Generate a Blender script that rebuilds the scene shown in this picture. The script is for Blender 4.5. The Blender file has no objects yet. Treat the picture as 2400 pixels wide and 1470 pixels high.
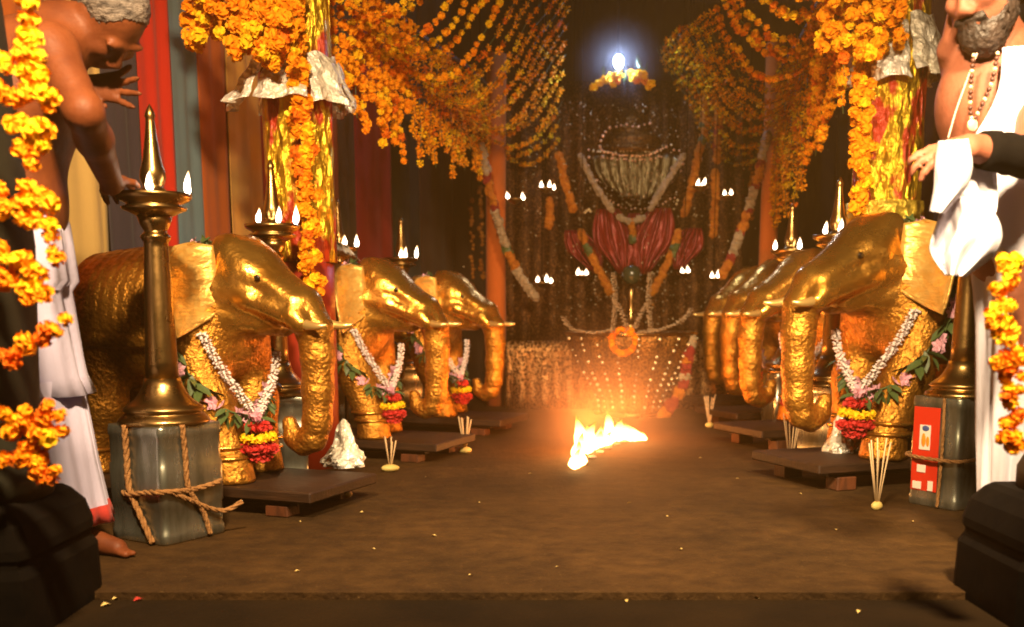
import bpy, math, random
import numpy as np
from mathutils import Vector, Matrix, Euler

random.seed(7)
RNG = np.random.default_rng(11)
SC = bpy.context.scene
COL = SC.collection
PI = math.pi

# ------------------------------------------------------------------ camera
FP = 2400.0                       # focal length in photo pixels
PITCH = math.radians(8.0)
CH = 0.65                         # eye height
CROW = 735 + FP * math.tan(PITCH)
cam_d = bpy.data.cameras.new('camera')
cam_d.sensor_width = 36.0
cam_d.lens = 36.0
cam_d.shift_y = (CROW - 735) / 2400.0
cam_d.clip_start = 0.02
cam_d.clip_end = 200.0
cam_d.dof.use_dof = True
cam_d.dof.focus_distance = 3.4
cam_d.dof.aperture_fstop = 2.8
cam = bpy.data.objects.new('camera', cam_d)
COL.objects.link(cam)
cam.location = (0, 0, CH)
cam.rotation_euler = (math.radians(90) - PITCH, 0, 0)
SC.camera = cam

# ------------------------------------------------------------------ night sky
world = bpy.data.worlds.new('World')
SC.world = world
world.use_nodes = True
wn = world.node_tree
bg = wn.nodes['Background']
sky = wn.nodes.new('ShaderNodeTexSky')
sky.sky_type = 'NISHITA'
sky.sun_disc = False
sky.sun_elevation = math.radians(1.0)
sky.sun_rotation = math.radians(200)
wn.links.new(sky.outputs['Color'], bg.inputs['Color'])
bg.inputs['Strength'].default_value = 0.004

# ------------------------------------------------------------------ unseen hall lamps above the entrance, and one added fill spot
def hall_or_fill_lamp(loc, target, energy, color, spot_deg, radius):
    d = bpy.data.lights.new('hall_or_fill_lamp', 'SPOT')
    d.energy = energy
    d.color = color
    d.spot_size = math.radians(spot_deg)
    d.spot_blend = 0.85
    d.shadow_soft_size = radius
    o = bpy.data.objects.new('hall_or_fill_lamp', d)
    COL.objects.link(o)
    o.location = loc
    o.rotation_euler = (Vector(target) - Vector(loc)).to_track_quat('-Z', 'Y').to_euler()
    return o
hall_or_fill_lamp((0.95, 1.05, 2.25), (1.15, 3.3, 0.45), 800, (1.0, 0.71, 0.40), 90, 0.11)
hall_or_fill_lamp((-0.40, 0.95, 2.30), (-0.95, 3.4, 0.55), 760, (1.0, 0.69, 0.38), 92, 0.11)
hall_or_fill_lamp((0.20, 1.10, 2.00), (1.60, 3.7, 0.55), 640, (1.0, 0.72, 0.40), 62, 0.09)  # added spot, brightens the right tin, brass lamp and elephant

# ------------------------------------------------------------------ exposure
SC.view_settings.view_transform = 'Standard'
SC.view_settings.look = 'None'
SC.view_settings.exposure = 0.2
SC.view_settings.gamma = 1.0
SC.view_settings.use_curve_mapping = False
SC.cycles.use_denoising = True
try:
    SC.cycles.denoiser = 'OPENIMAGEDENOISE'
except Exception:
    pass
SC.cycles.filter_width = 1.8
SC.cycles.max_bounces = 6
SC.cycles.diffuse_bounces = 3
SC.cycles.glossy_bounces = 4
SC.cycles.volume_bounces = 0
SC.cycles.sample_clamp_indirect = 6.0
SC.cycles.caustics_reflective = False
SC.cycles.caustics_refractive = False
HAZE = 0.013                      # density of the incense haze (built at the end)

# ------------------------------------------------------------------ helpers: photo pixel + depth -> place
def P(px, py, Y):
    a = (px - 1200) / FP
    b = (CROW - py) / FP
    t = Y / (math.cos(PITCH) + b * math.sin(PITCH))
    return Vector((a * t, Y, CH + t * (-math.sin(PITCH) + b * math.cos(PITCH))))

def G(px, py, Z=0.0):
    """point of the level Z that shows at a pixel"""
    a = (px - 1200) / FP
    b = (CROW - py) / FP
    t = (Z - CH) / (-math.sin(PITCH) + b * math.cos(PITCH))
    return Vector((a * t, t * (math.cos(PITCH) + b * math.sin(PITCH)), Z))

def V(*a):
    return Vector(a)

# ------------------------------------------------------------------ helpers: mesh builder
class MB:
    def __init__(self):
        self.v = []
        self.f = []

    def add(self, vs, fs):
        n = len(self.v)
        self.v.extend([tuple(p) for p in vs])
        self.f.extend([tuple(i + n for i in f) for f in fs])
        return self

    def box(self, c, s, rz=0.0, ch=0.004):
        hx, hy, hz = s[0] / 2, s[1] / 2, s[2] / 2
        ch = min(ch, hx * .9, hy * .9, hz * .9)
        cr, sr = math.cos(rz), math.sin(rz)
        vs = []
        idx = {}
        for sx in (-1, 1):
            for sy in (-1, 1):
                for sz in (-1, 1):
                    for ax in range(3):
                        p = [sx * (hx - ch), sy * (hy - ch), sz * (hz - ch)]
                        p[ax] = (sx * hx, sy * hy, sz * hz)[ax]
                        idx[(sx, sy, sz, ax)] = len(vs)
                        vs.append((c[0] + p[0] * cr - p[1] * sr, c[1] + p[0] * sr + p[1] * cr, c[2] + p[2]))
        fs = []
        for ax in range(3):
            o = [a for a in range(3) if a != ax]
            for s_ in (-1, 1):
                q = []
                for t in ((-1, -1), (1, -1), (1, 1), (-1, 1)):
                    k = [0, 0, 0]
                    k[ax] = s_
                    k[o[0]] = t[0]
                    k[o[1]] = t[1]
                    q.append(idx[(k[0], k[1], k[2], ax)])
                fs.append(q)
        for ax in range(3):                      # edges along ax
            o = [a for a in range(3) if a != ax]
            for a in (-1, 1):
                for b in (-1, 1):
                    q = []
                    for (s_, fa) in ((-1, o[0]), (1, o[0]), (1, o[1]), (-1, o[1])):
                        k = [0, 0, 0]
                        k[ax] = s_
                        k[o[0]] = a
                        k[o[1]] = b
                        q.append(idx[(k[0], k[1], k[2], fa)])
                    fs.append(q)
        for sx in (-1, 1):
            for sy in (-1, 1):
                for sz in (-1, 1):
                    fs.append([idx[(sx, sy, sz, a)] for a in range(3)])
        return self.add(vs, fs)

    def lathe(self, prof, n=24, c=(0, 0, 0), wob=0.0, ang=(0, 2 * PI)):
        vs, fs = [], []
        full = abs(ang[1] - ang[0] - 2 * PI) < 1e-6
        m = n if full else n + 1
        for (r, z) in prof:
            for i in range(m):
                a = ang[0] + (ang[1] - ang[0]) * i / n
                rr = r * (1 + wob * math.sin(3 * a + z * 40))
                vs.append((c[0] + rr * math.cos(a), c[1] + rr * math.sin(a), c[2] + z))
        for k in range(len(prof) - 1):
            for i in range(n):
                j = (i + 1) % m if full else i + 1
                fs.append((k * m + i, k * m + j, (k + 1) * m + j, (k + 1) * m + i))
        if full:
            if prof[0][0] > 1e-5:
                fs.append(tuple(range(n - 1, -1, -1)))
            if prof[-1][0] > 1e-5:
                fs.append(tuple(range((len(prof) - 1) * m, len(prof) * m)))
        return self.add(vs, fs)

    def tube(self, pts, rad, n=8, closed=False):
        pts = [Vector(p) for p in pts]
        if not hasattr(rad, '__len__'):
            rad = [rad] * len(pts)
        vs, fs = [], []
        up = None
        L = len(pts)
        for i, p in enumerate(pts):
            if closed:
                t = pts[(i + 1) % L] - pts[i - 1]
            else:
                t = pts[min(i + 1, L - 1)] - pts[max(i - 1, 0)]
            t = t.normalized() if t.length > 1e-9 else Vector((0, 0, 1))
            if up is None:
                up = Vector((0, 0, 1)) if abs(t.z) < .9 else Vector((1, 0, 0))
            s = t.cross(up)
            s = s.normalized() if s.length > 1e-6 else Vector((1, 0, 0))
            up = s.cross(t).normalized()
            for k in range(n):
                a = 2 * PI * k / n
                vs.append(p + (s * math.cos(a) + up * math.sin(a)) * rad[i])
        for i in range(L if closed else L - 1):
            j = (i + 1) % L
            for k in range(n):
                l = (k + 1) % n
                fs.append((i * n + k, i * n + l, j * n + l, j * n + k))
        if not closed:
            fs.append(tuple(range(n - 1, -1, -1)))
            fs.append(tuple(range((L - 1) * n, L * n)))
        return self.add(vs, fs)

    def ell(self, c, r, nu=10, nv=6, jit=0.0):
        vs, fs = [], []
        if not hasattr(r, '__len__'):
            r = (r, r, r)
        for j in range(1, nv):
            t = PI * j / nv
            for i in range(nu):
                a = 2 * PI * i / nu
                q = 1 + (random.uniform(-jit, jit) if jit else 0)
                vs.append((c[0] + r[0] * q * math.sin(t) * math.cos(a), c[1] + r[1] * q * math.sin(t) * math.sin(a), c[2] + r[2] * q * math.cos(t)))
        top = len(vs)
        vs.append((c[0], c[1], c[2] + r[2]))
        vs.append((c[0], c[1], c[2] - r[2]))
        for j in range(nv - 2):
            for i in range(nu):
                k = (i + 1) % nu
                fs.append((j * nu + i, (j + 1) * nu + i, (j + 1) * nu + k, j * nu + k))
        for i in range(nu):
            k = (i + 1) % nu
            fs.append((top, i, k))
            fs.append((top + 1, (nv - 2) * nu + k, (nv - 2) * nu + i))
        return self.add(vs, fs)

    def sheet(self, grid, th=0.003):
        """grid[i][j] of points -> a sheet with thickness"""
        nu, nv = len(grid), len(grid[0])
        g = [[Vector(p) for p in row] for row in grid]
        nrm = [[None] * nv for _ in range(nu)]
        for i in range(nu):
            for j in range(nv):
                a = g[min(i + 1, nu - 1)][j] - g[max(i - 1, 0)][j]
                b = g[i][min(j + 1, nv - 1)] - g[i][max(j - 1, 0)]
                c = a.cross(b)
                nrm[i][j] = c.normalized() if c.length > 1e-12 else Vector((0, -1, 0))
        vs = [g[i][j] + nrm[i][j] * th / 2 for i in range(nu) for j in range(nv)]
        vs += [g[i][j] - nrm[i][j] * th / 2 for i in range(nu) for j in range(nv)]
        o = nu * nv
        fs = []
        I = lambda i, j: i * nv + j
        for i in range(nu - 1):
            for j in range(nv - 1):
                fs.append((I(i, j), I(i + 1, j), I(i + 1, j + 1), I(i, j + 1)))
                fs.append((o + I(i, j), o + I(i, j + 1), o + I(i + 1, j + 1), o + I(i + 1, j)))
        for i in range(nu - 1):
            fs.append((I(i, 0), o + I(i, 0), o + I(i + 1, 0), I(i + 1, 0)))
            fs.append((I(i, nv - 1), I(i + 1, nv - 1), o + I(i + 1, nv - 1), o + I(i, nv - 1)))
        for j in range(nv - 1):
            fs.append((I(0, j), I(0, j + 1), o + I(0, j + 1), o + I(0, j)))
            fs.append((I(nu - 1, j), o + I(nu - 1, j), o + I(nu - 1, j + 1), I(nu - 1, j + 1)))
        return self.add(vs, fs)

    def mesh(self, name, mat, smooth=True):
        me = bpy.data.meshes.new(name)
        me.from_pydata(self.v, [], self.f)
        me.update()
        if smooth:
            me.polygons.foreach_set('use_smooth', [True] * len(me.polygons))
        for m in (mat if isinstance(mat, (list, tuple)) else [mat]):
            me.materials.append(m)
        return me

    def build(self, name, mat, parent=None, smooth=True, loc=None):
        return link(name, self.mesh(name, mat, smooth), parent, loc)


def link(name, me, parent=None, loc=None, rot=None, scale=None):
    o = bpy.data.objects.new(name, me)
    COL.objects.link(o)
    if parent is not None:
        o.parent = parent
    if loc is not None:
        o.location = loc
    if rot is not None:
        o.rotation_euler = rot
    if scale is not None:
        o.scale = scale if hasattr(scale, '__len__') else (scale, scale, scale)
    return o

def tag(o, label, cat, group=None):
    o['label'] = label
    o['category'] = cat
    if group:
        o['group'] = group
    return o

def thing(name, label, cat, loc=(0, 0, 0), rz=0.0, group=None):
    o = bpy.data.objects.new(name, None)
    COL.objects.link(o)
    o.location = loc
    o.rotation_euler = (0, 0, rz)
    return tag(o, label, cat, group)

def kind(o, k):
    o['kind'] = k
    return o

def dup(root, loc=None, rz=None, label=None, group=None, scale=None):
    def rec(o, par):
        c = o.copy()
        COL.objects.link(c)
        c.parent = par
        for ch in o.children:
            rec(ch, c)
        return c
    r = rec(root, None)
    if loc is not None:
        r.location = loc
    if rz is not None:
        r.rotation_euler = (0, 0, rz)
    if label:
        r['label'] = label
    if group:
        r['group'] = group
    if scale is not None:
        r.scale = scale
    return r

# ------------------------------------------------------------------ helpers: implicit surfaces (smooth union, surface nets)
class SDF:
    def __init__(self, lo, hi, res):
        self.lo = np.array(lo, float)
        self.res = res
        self.n = np.ceil((np.array(hi) - self.lo) / res).astype(int) + 1
        self.F = np.full(self.n, 9.0)

    def _sub(self, lo, hi, k):
        m = k + 3 * self.res
        a = np.maximum(np.floor((np.array(lo) - m - self.lo) / self.res).astype(int), 0)
        b = np.minimum(np.ceil((np.array(hi) + m - self.lo) / self.res).astype(int) + 1, self.n)
        if (b <= a).any():
            return None, None
        ax = [self.lo[i] + self.res * np.arange(a[i], b[i]) for i in range(3)]
        X = np.stack(np.meshgrid(*ax, indexing='ij'), -1)
        return tuple(slice(a[i], b[i]) for i in range(3)), X

    def _put(self, sl, d, k):
        o = self.F[sl]
        h = np.maximum(k - np.abs(o - d), 0) / k
        self.F[sl] = np.minimum(o, d) - h * h * k * .25

    def cap(self, a, b, ra, rb, k=.03):
        a, b = np.array(a, float), np.array(b, float)
        r = max(ra, rb)
        sl, X = self._sub(np.minimum(a, b) - r, np.maximum(a, b) + r, k)
        if sl is None:
            return self
        ab = b - a
        t = np.clip(((X - a) @ ab) / max(ab @ ab, 1e-9), 0, 1)
        d = np.linalg.norm(X - a - t[..., None] * ab, axis=-1) - (ra + (rb - ra) * t)
        self._put(sl, d, k)
        return self

    def chain(self, pts, rad, k=.03):
        for i in range(len(pts) - 1):
            self.cap(pts[i], pts[i + 1], rad[i], rad[i + 1], k)
        return self

    def ell(self, c, r, k=.03, rot=None):
        c, r = np.array(c, float), np.array(r, float)
        m = r.max() if rot is not None else r
        sl, X = self._sub(c - m, c + m, k)
        if sl is None:
            return self
        q = X - c
        if rot is not None:
            q = q @ np.array(rot.to_3x3() if hasattr(rot, 'to_3x3') else rot)
        k0 = np.linalg.norm(q / r, axis=-1)
        k1 = np.linalg.norm(q / (r * r), axis=-1)
        d = k0 * (k0 - 1) / np.maximum(k1, 1e-6)
        self._put(sl, d, k)
        return self

    def cut_below(self, z):
        zz = self.lo[2] + self.res * np.arange(self.n[2])
        self.F = np.maximum(self.F, (z - zz)[None, None, :])
        return self

    def mesh(self):
        F = self.F
        F[0], F[-1], F[:, 0], F[:, -1], F[:, :, 0], F[:, :, -1] = (np.maximum(F[0], .01), np.maximum(F[-1], .01), np.maximum(F[:, 0], .01), np.maximum(F[:, -1], .01), np.maximum(F[:, :, 0], .01), np.maximum(F[:, :, -1], .01))
        S = F < 0
        nx, ny, nz = F.shape
        cnt = np.zeros((nx - 1, ny - 1, nz - 1))
        acc = np.zeros((nx - 1, ny - 1, nz - 1, 3))
        corners = [(i, j, k) for i in (0, 1) for j in (0, 1) for k in (0, 1)]
        sl = lambda c: (slice(c[0], nx - 1 + c[0]), slice(c[1], ny - 1 + c[1]), slice(c[2], nz - 1 + c[2]))
        for c in corners:
            for ax in range(3):
                if c[ax]:
                    continue
                e = list(c)
                e[ax] = 1
                a, b = F[sl(c)], F[sl(tuple(e))]
                m = (a < 0) != (b < 0)
                with np.errstate(divide='ignore', invalid='ignore'):
                    t = np.where(m, a / (a - b), 0)
                cnt += m
                for q in range(3):
                    acc[..., q] += m * (c[q] + (t if q == ax else 0))
        cell = cnt > 0
        ids = np.full(cell.shape, -1)
        ids[cell] = np.arange(cell.sum())
        idx = np.argwhere(cell)
        vs = self.lo + self.res * (idx + acc[cell] / cnt[cell][:, None])
        faces = []
        for ax in range(3):
            u, w = [(1, 2), (2, 0), (0, 1)][ax]
            a = [slice(1, -1)] * 3
            a[ax] = slice(0, -1)
            b = [slice(1, -1)] * 3
            b[ax] = slice(1, None)
            s0, s1 = S[tuple(a)], S[tuple(b)]
            e = np.argwhere(s0 != s1)
            if not len(e):
                continue
            flip = s0[tuple(e.T)]
            base = e.copy()
            base[:, u] += 1
            base[:, w] += 1
            def off(du, dw):
                q = base.copy()
                q[:, u] -= du
                q[:, w] -= dw
                return ids[tuple(q.T)]
            q = np.stack([off(1, 1), off(0, 1), off(0, 0), off(1, 0)], -1)
            q[~flip] = q[~flip][:, ::-1]
            faces.append(q)
        faces = np.concatenate(faces)
        faces = faces[(faces >= 0).all(1)]
        return vs, faces


def np_mesh(name, vs, fs, mat, smooth=True):
    me = bpy.data.meshes.new(name)
    me.from_pydata([tuple(p) for p in vs], [], [tuple(int(i) for i in f) for f in fs])
    me.update()
    if smooth:
        me.polygons.foreach_set('use_smooth', [True] * len(me.polygons))
    me.materials.append(mat)
    return me

# ------------------------------------------------------------------ materials
def lin(c):
    return tuple(c) + (1.0,)

def mat(name, col, rough=.6, metal=0.0, col2=None, cscale=8.0, bump=0.0, bscale=30.0, bdetail=4.0, spec=.5, stretch=(1, 1, 1), cramp=(.35, .65), sheen=0.0, rvar=0.0, bdist=0.01, sss=0.0, orand=False):
    m = bpy.data.materials.new(name)
    m.use_nodes = True
    nt = m.node_tree
    b = nt.nodes['Principled BSDF']
    b.inputs['Base Color'].default_value = lin(col)
    b.inputs['Roughness'].default_value = rough
    b.inputs['Metallic'].default_value = metal
    b.inputs['Specular IOR Level'].default_value = spec
    if sheen:
        b.inputs['Sheen Weight'].default_value = sheen
    if sss:
        b.inputs['Subsurface Weight'].default_value = sss
        b.inputs['Subsurface Radius'].default_value = (.02, .008, .004)
        b.inputs['Subsurface Scale'].default_value = .5
    tc = nt.nodes.new('ShaderNodeTexCoord')
    mp = nt.nodes.new('ShaderNodeMapping')
    mp.inputs['Scale'].default_value = stretch
    nt.links.new(tc.outputs['Object'], mp.inputs['Vector'])
    if orand:                                   # each copy gets its own dents and tarnish
        oi = nt.nodes.new('ShaderNodeObjectInfo')
        sc_ = nt.nodes.new('ShaderNodeMath')
        sc_.operation = 'MULTIPLY'
        sc_.inputs[1].default_value = 37.0
        ad = nt.nodes.new('ShaderNodeVectorMath')
        ad.operation = 'ADD'
        nt.links.new(oi.outputs['Random'], sc_.inputs[0])
        nt.links.new(tc.outputs['Object'], ad.inputs[0])
        nt.links.new(sc_.outputs[0], ad.inputs[1])
        nt.links.new(ad.outputs[0], mp.inputs['Vector'])
    if col2 is not None:
        n = nt.nodes.new('ShaderNodeTexNoise')
        n.inputs['Scale'].default_value = cscale
        n.inputs['Detail'].default_value = 5
        r = nt.nodes.new('ShaderNodeValToRGB')
        r.color_ramp.elements[0].position, r.color_ramp.elements[1].position = cramp
        r.color_ramp.elements[0].color, r.color_ramp.elements[1].color = lin(col), lin(col2)
        nt.links.new(mp.outputs[0], n.inputs['Vector'])
        nt.links.new(n.outputs['Fac'], r.inputs['Fac'])
        nt.links.new(r.outputs[0], b.inputs['Base Color'])
        if rvar:
            mr = nt.nodes.new('ShaderNodeMapRange')
            mr.inputs[1].default_value, mr.inputs[2].default_value = .3, .7
            mr.inputs[3].default_value, mr.inputs[4].default_value = rough - rvar, rough + rvar
            nt.links.new(n.outputs['Fac'], mr.inputs[0])
            nt.links.new(mr.outputs[0], b.inputs['Roughness'])
    if bump:
        n2 = nt.nodes.new('ShaderNodeTexNoise')
        n2.inputs['Scale'].default_value = bscale
        n2.inputs['Detail'].default_value = bdetail
        bp = nt.nodes.new('ShaderNodeBump')
        bp.inputs['Strength'].default_value = bump
        bp.inputs['Distance'].default_value = bdist
        nt.links.new(mp.outputs[0], n2.inputs['Vector'])
        nt.links.new(n2.outputs['Fac'], bp.inputs['Height'])
        nt.links.new(bp.outputs[0], b.inputs['Normal'])
    return m

def emit(name, col, strength):
    m = bpy.data.materials.new(name)
    m.use_nodes = True
    nt = m.node_tree
    nt.nodes.remove(nt.nodes['Principled BSDF'])
    e = nt.nodes.new('ShaderNodeEmission')
    e.inputs['Color'].default_value = lin(col)
    e.inputs['Strength'].default_value = strength
    nt.links.new(e.outputs[0], nt.nodes['Material Output'].inputs['Surface'])
    return m

def flame_mat(name, core, tip, s_core, s_tip, lo=.35, hi=.95):
    m = emit(name, core, s_core)
    nt = m.node_tree
    e = [n for n in nt.nodes if n.type == 'EMISSION'][0]
    tc = nt.nodes.new('ShaderNodeTexCoord')
    sp = nt.nodes.new('ShaderNodeSeparateXYZ')
    mr = nt.nodes.new('ShaderNodeMapRange')
    mr.inputs[1].default_value, mr.inputs[2].default_value = lo, hi
    nt.links.new(tc.outputs['Generated'], sp.inputs[0])
    nt.links.new(sp.outputs['Z'], mr.inputs[0])
    mx = nt.nodes.new('ShaderNodeMixRGB')
    mx.inputs[1].default_value = lin([c * s_core for c in core])
    mx.inputs[2].default_value = lin([c * s_tip for c in tip])
    nt.links.new(mr.outputs[0], mx.inputs[0])
    nt.links.new(mx.outputs[0], e.inputs['Color'])
    e.inputs['Strength'].default_value = 1.0
    return m

def weave(name, col, col2=None, rough=.85, fine=700, bump=.25, cscale=3.0, stretch=(1, 1, 1), sheen=.1):
    m = mat(name, col, rough, col2=col2, cscale=cscale, bump=bump, bscale=fine / 10, bdetail=6, stretch=stretch, sheen=sheen, bdist=.004)
    return m

def foil(name, col, col2, rough=.22, scale=14.0, strength=1.0, stretch=(1, 1, 1), metal=1.0, mix=.5, red=None, rscale=9.0, rpos=(.48, .54)):
    """crumpled foil: cell facets in the relief; optional second sheet (satin) showing through"""
    m = mat(name, col, rough, metal)
    nt = m.node_tree
    b = nt.nodes['Principled BSDF']
    mp = [n for n in nt.nodes if n.type == 'MAPPING'][0]
    mp.inputs['Scale'].default_value = stretch
    v = nt.nodes.new('ShaderNodeTexVoronoi')
    v.feature = 'F1'
    v.inputs['Scale'].default_value = scale
    n = nt.nodes.new('ShaderNodeTexNoise')
    n.inputs['Scale'].default_value = scale * 1.7
    n.inputs['Detail'].default_value = 5
    add = nt.nodes.new('ShaderNodeMath')
    add.operation = 'ADD'
    nt.links.new(mp.outputs[0], v.inputs['Vector'])
    nt.links.new(mp.outputs[0], n.inputs['Vector'])
    nt.links.new(v.outputs['Distance'], add.inputs[0])
    nt.links.new(n.outputs['Fac'], add.inputs[1])
    bp = nt.nodes.new('ShaderNodeBump')
    bp.inputs['Strength'].default_value = strength
    bp.inputs['Distance'].default_value = .03
    nt.links.new(add.outputs[0], bp.inputs['Height'])
    nt.links.new(bp.outputs[0], b.inputs['Normal'])
    n3 = nt.nodes.new('ShaderNodeTexNoise')
    n3.inputs['Scale'].default_value = rscale
    n3.inputs['Detail'].default_value = 4
    mp2 = nt.nodes.new('ShaderNodeMapping')
    mp2.inputs['Scale'].default_value = stretch
    nt.links.new(mp.inputs['Vector'].links[0].from_socket, mp2.inputs['Vector'])
    nt.links.new(mp2.outputs[0], n3.inputs['Vector'])
    r = nt.nodes.new('ShaderNodeValToRGB')
    r.color_ramp.elements[0].color = lin(col)
    r.color_ramp.elements[1].color = lin(red if red else col2)
    r.color_ramp.elements[0].position, r.color_ramp.elements[1].position = rpos if red else (.35, .65)
    nt.links.new(n3.outputs['Fac'], r.inputs['Fac'])
    nt.links.new(r.outputs[0], b.inputs['Base Color'])
    if red:
        r2 = nt.nodes.new('ShaderNodeValToRGB')
        r2.color_ramp.elements[0].position, r2.color_ramp.elements[1].position = rpos
        r2.color_ramp.elements[0].color = (.8, .8, .8, 1)
        r2.color_ramp.elements[1].color = (.15, .15, .15, 1)
        nt.links.new(n3.outputs['Fac'], r2.inputs['Fac'])
        nt.links.new(r2.outputs[0], b.inputs['Metallic'])
    return m

M = {}
M['gold_body'] = mat('hammered_gold', (.62, .29, .042), .40, .86, col2=(.36, .15, .018), cscale=34, bump=.7, bscale=74, bdetail=9, rvar=.08, bdist=.013, orand=True)
M['gold_ear'] = mat('beaten_gold_sheet', (.96, .62, .18), .36, .60, col2=(.88, .50, .11), cscale=25, bump=.45, bscale=34, bdetail=6, bdist=.012, stretch=(1, 1, 2.2), orand=True)
M['gold_smooth'] = mat('polished_gold', (.84, .45, .09), .27, .92, col2=(.58, .27, .04), cscale=14, bump=.42, bscale=22, bdetail=8, bdist=.014, rvar=.06, orand=True)
M['tusk'] = mat('gilded_tusk', (.86, .58, .20), .3, .75)
M['eye'] = mat('dark_eye', (.02, .012, .008), .2)
M['brass'] = mat('brass', (.46, .29, .10), .30, 1.0, col2=(.36, .22, .08), cscale=14, bump=.06, bscale=60, rvar=.06)
M['tin'] = mat('tinplate', (.52, .54, .46), .30, .9, col2=(.20, .21, .16), cscale=5, stretch=(4, 4, 1), bump=.12, bscale=9, rvar=.10)
M['tin_red'] = mat('red_print', (.62, .035, .012), .35, .1)
M['tin_white'] = mat('white_print', (.75, .70, .62), .4)
M['tin_blue'] = mat('blue_print', (.06, .09, .28), .4)
M['tin_orange'] = mat('orange_print', (.72, .28, .02), .4)
M['rope'] = mat('coir_rope', (.36, .18, .06), .9, col2=(.24, .11, .03), cscale=60, bump=.6, bscale=120)
M['wood'] = mat('dark_wood', (.036, .015, .005), .6, spec=.3, col2=(.018, .008, .003), cscale=7, stretch=(1, 6, 6), bump=.3, bscale=20)
M['wood_red'] = mat('reddish_wood', (.095, .028, .008), .65, spec=.3, col2=(.05, .016, .005), cscale=12, stretch=(4, 4, 1), bump=.3, bscale=20)
M['stone'] = mat('black_granite', (.0022, .0015, .0007), .9, spec=.1, col2=(.005, .0032, .0014), cscale=18, bump=.35, bscale=14)
M['shaft'] = mat('dark_painted_column', (.014, .013, .006), .7, spec=.25, col2=(.022, .019, .010), cscale=4, bump=.25, bscale=12)
M['marigold'] = [mat('marigold_orange', (.86, .25, .004), .75, col2=(.92, .36, .006), cscale=40, spec=.2),
                 mat('marigold_amber', (.92, .42, .008), .75, col2=(.90, .31, .006), cscale=40, spec=.2),
                 mat('marigold_yellow', (.94, .64, .015), .75, col2=(.95, .52, .01), cscale=40, spec=.2),
                 mat('marigold_deep', (.72, .13, .006), .75, col2=(.80, .21, .006), cscale=40, spec=.2)]
M['marigold_shaded'] = mat('shaded_marigold', (.46, .16, .006), .8, col2=(.34, .10, .005), cscale=30)  # darker marigold: dim light round the shrine is put into the colour
M['rose_shaded'] = mat('shaded_rose', (.20, .012, .008), .8)  # rose darkened in its colour for the same dim light
M['rose_red'] = mat('red_rose', (.42, .012, .012), .7, col2=(.55, .02, .01), cscale=30)
M['pink'] = mat('pink_oleander', (.72, .28, .42), .7, col2=(.86, .55, .62), cscale=40)
M['leaf'] = mat('garland_leaf', (.045, .085, .025), .5, col2=(.09, .13, .035), cscale=20)
M['jasmine'] = mat('jasmine_white', (.92, .86, .82), .7, col2=(.88, .72, .70), cscale=60)
M['jasmine_shaded'] = mat('shaded_jasmine', (.40, .31, .20), .7, col2=(.28, .21, .12), cscale=40)  # darker jasmine; weak light at the back is put into the colour
M['dhoti'] = weave('white_cotton', (.62, .60, .86), (.56, .54, .78), cscale=5)
M['cloth_white'] = weave('white_shawl', (.76, .74, .86), (.70, .68, .80), cscale=6)
M['hem_red'] = weave('red_hem', (.42, .03, .02))
M['skin_l'] = mat('brown_skin', (.20, .057, .017), .56, spec=.3, col2=(.105, .026, .008), cscale=13, cramp=(.3, .75), bump=.35, bscale=75, sss=.05, bdist=.004, bdetail=8)
M['skin_r'] = mat('light_brown_skin', (.29, .10, .055), .6, spec=.3, col2=(.18, .056, .028), cscale=13, cramp=(.3, .75), bump=.35, bscale=75, sss=.05, bdist=.004, bdetail=8)
M['hair_grey'] = mat('greying_hair', (.24, .20, .17), .6, col2=(.05, .04, .035), cscale=30, bump=.6, bscale=90, stretch=(1, 1, 3))
M['hair_dark'] = mat('dark_hair', (.018, .012, .009), .55, col2=(.04, .025, .018), cscale=40, bump=.6, bscale=90)
M['sleeve'] = mat('black_cloth', (.003, .0025, .002), 1.0, spec=.08, col2=(.005, .004, .003), bump=.2, bscale=70)
M['bead'] = mat('rudraksha_bead', (.06, .018, .008), .5)
M['thread'] = mat('sacred_thread', (.75, .45, .35), .7)
M['foil_silver'] = foil('silver_gold_foil', (.97, .90, .74), (.99, .97, .90), .30, 26, .7, metal=.35)
M['foil_gold'] = foil('gold_foil', (.95, .62, .05), (.95, .70, .10), .34, 20, .8, metal=.65)
M['foil_pillar'] = foil('red_satin_with_gold_foil', (.95, .62, .04), None, .30, 20, .9, stretch=(1.3, 1.3, .55), red=(.48, .035, .006), rscale=6.5, rpos=(.505, .55))
M['satin_red'] = mat('red_satin', (.34, .03, .008), .4, col2=(.26, .02, .006), cscale=8, bump=.3, bscale=6, stretch=(2, 2, .3))
M['flame'] = flame_mat('oil_flame', (1.0, .80, .56), (1.0, .50, .16), 15, 3)
M['flame_far'] = flame_mat('far_oil_flame', (1.0, .78, .52), (1.0, .5, .18), 11, 2.5)
M['fire'] = flame_mat('camphor_flame', (1.0, .50, .16), (1.0, .30, .035), 17, 2.2, .25, .9)
M['bulb'] = emit('blue_white_bulb', (.42, .58, 1.0), 60)
M['banana'] = mat('banana_stem', (.62, .50, .16), .6, col2=(.48, .36, .10), cscale=20)
M['incense'] = mat('incense_stick', (.62, .44, .24), .8)
M['petal'] = mat('fallen_petal', (.66, .46, .10), .7, col2=(.72, .55, .25), cscale=10)
M['petal_red'] = mat('fallen_red_petal', (.42, .03, .02), .7)
M['canopy'] = weave('dark_canopy_cloth', (.022, .024, .028), (.028, .028, .03), cscale=2)
M['back_cloth'] = weave('dark_brown_backcloth', (.050, .024, .009), (.032, .018, .008), cscale=2.5)
M['silk_pink'] = mat('crimson_silk', (.17, .007, .015), .36, col2=(.27, .02, .014), cscale=14, bump=.8, bscale=16, stretch=(3, 3, .5), metal=.25)
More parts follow.
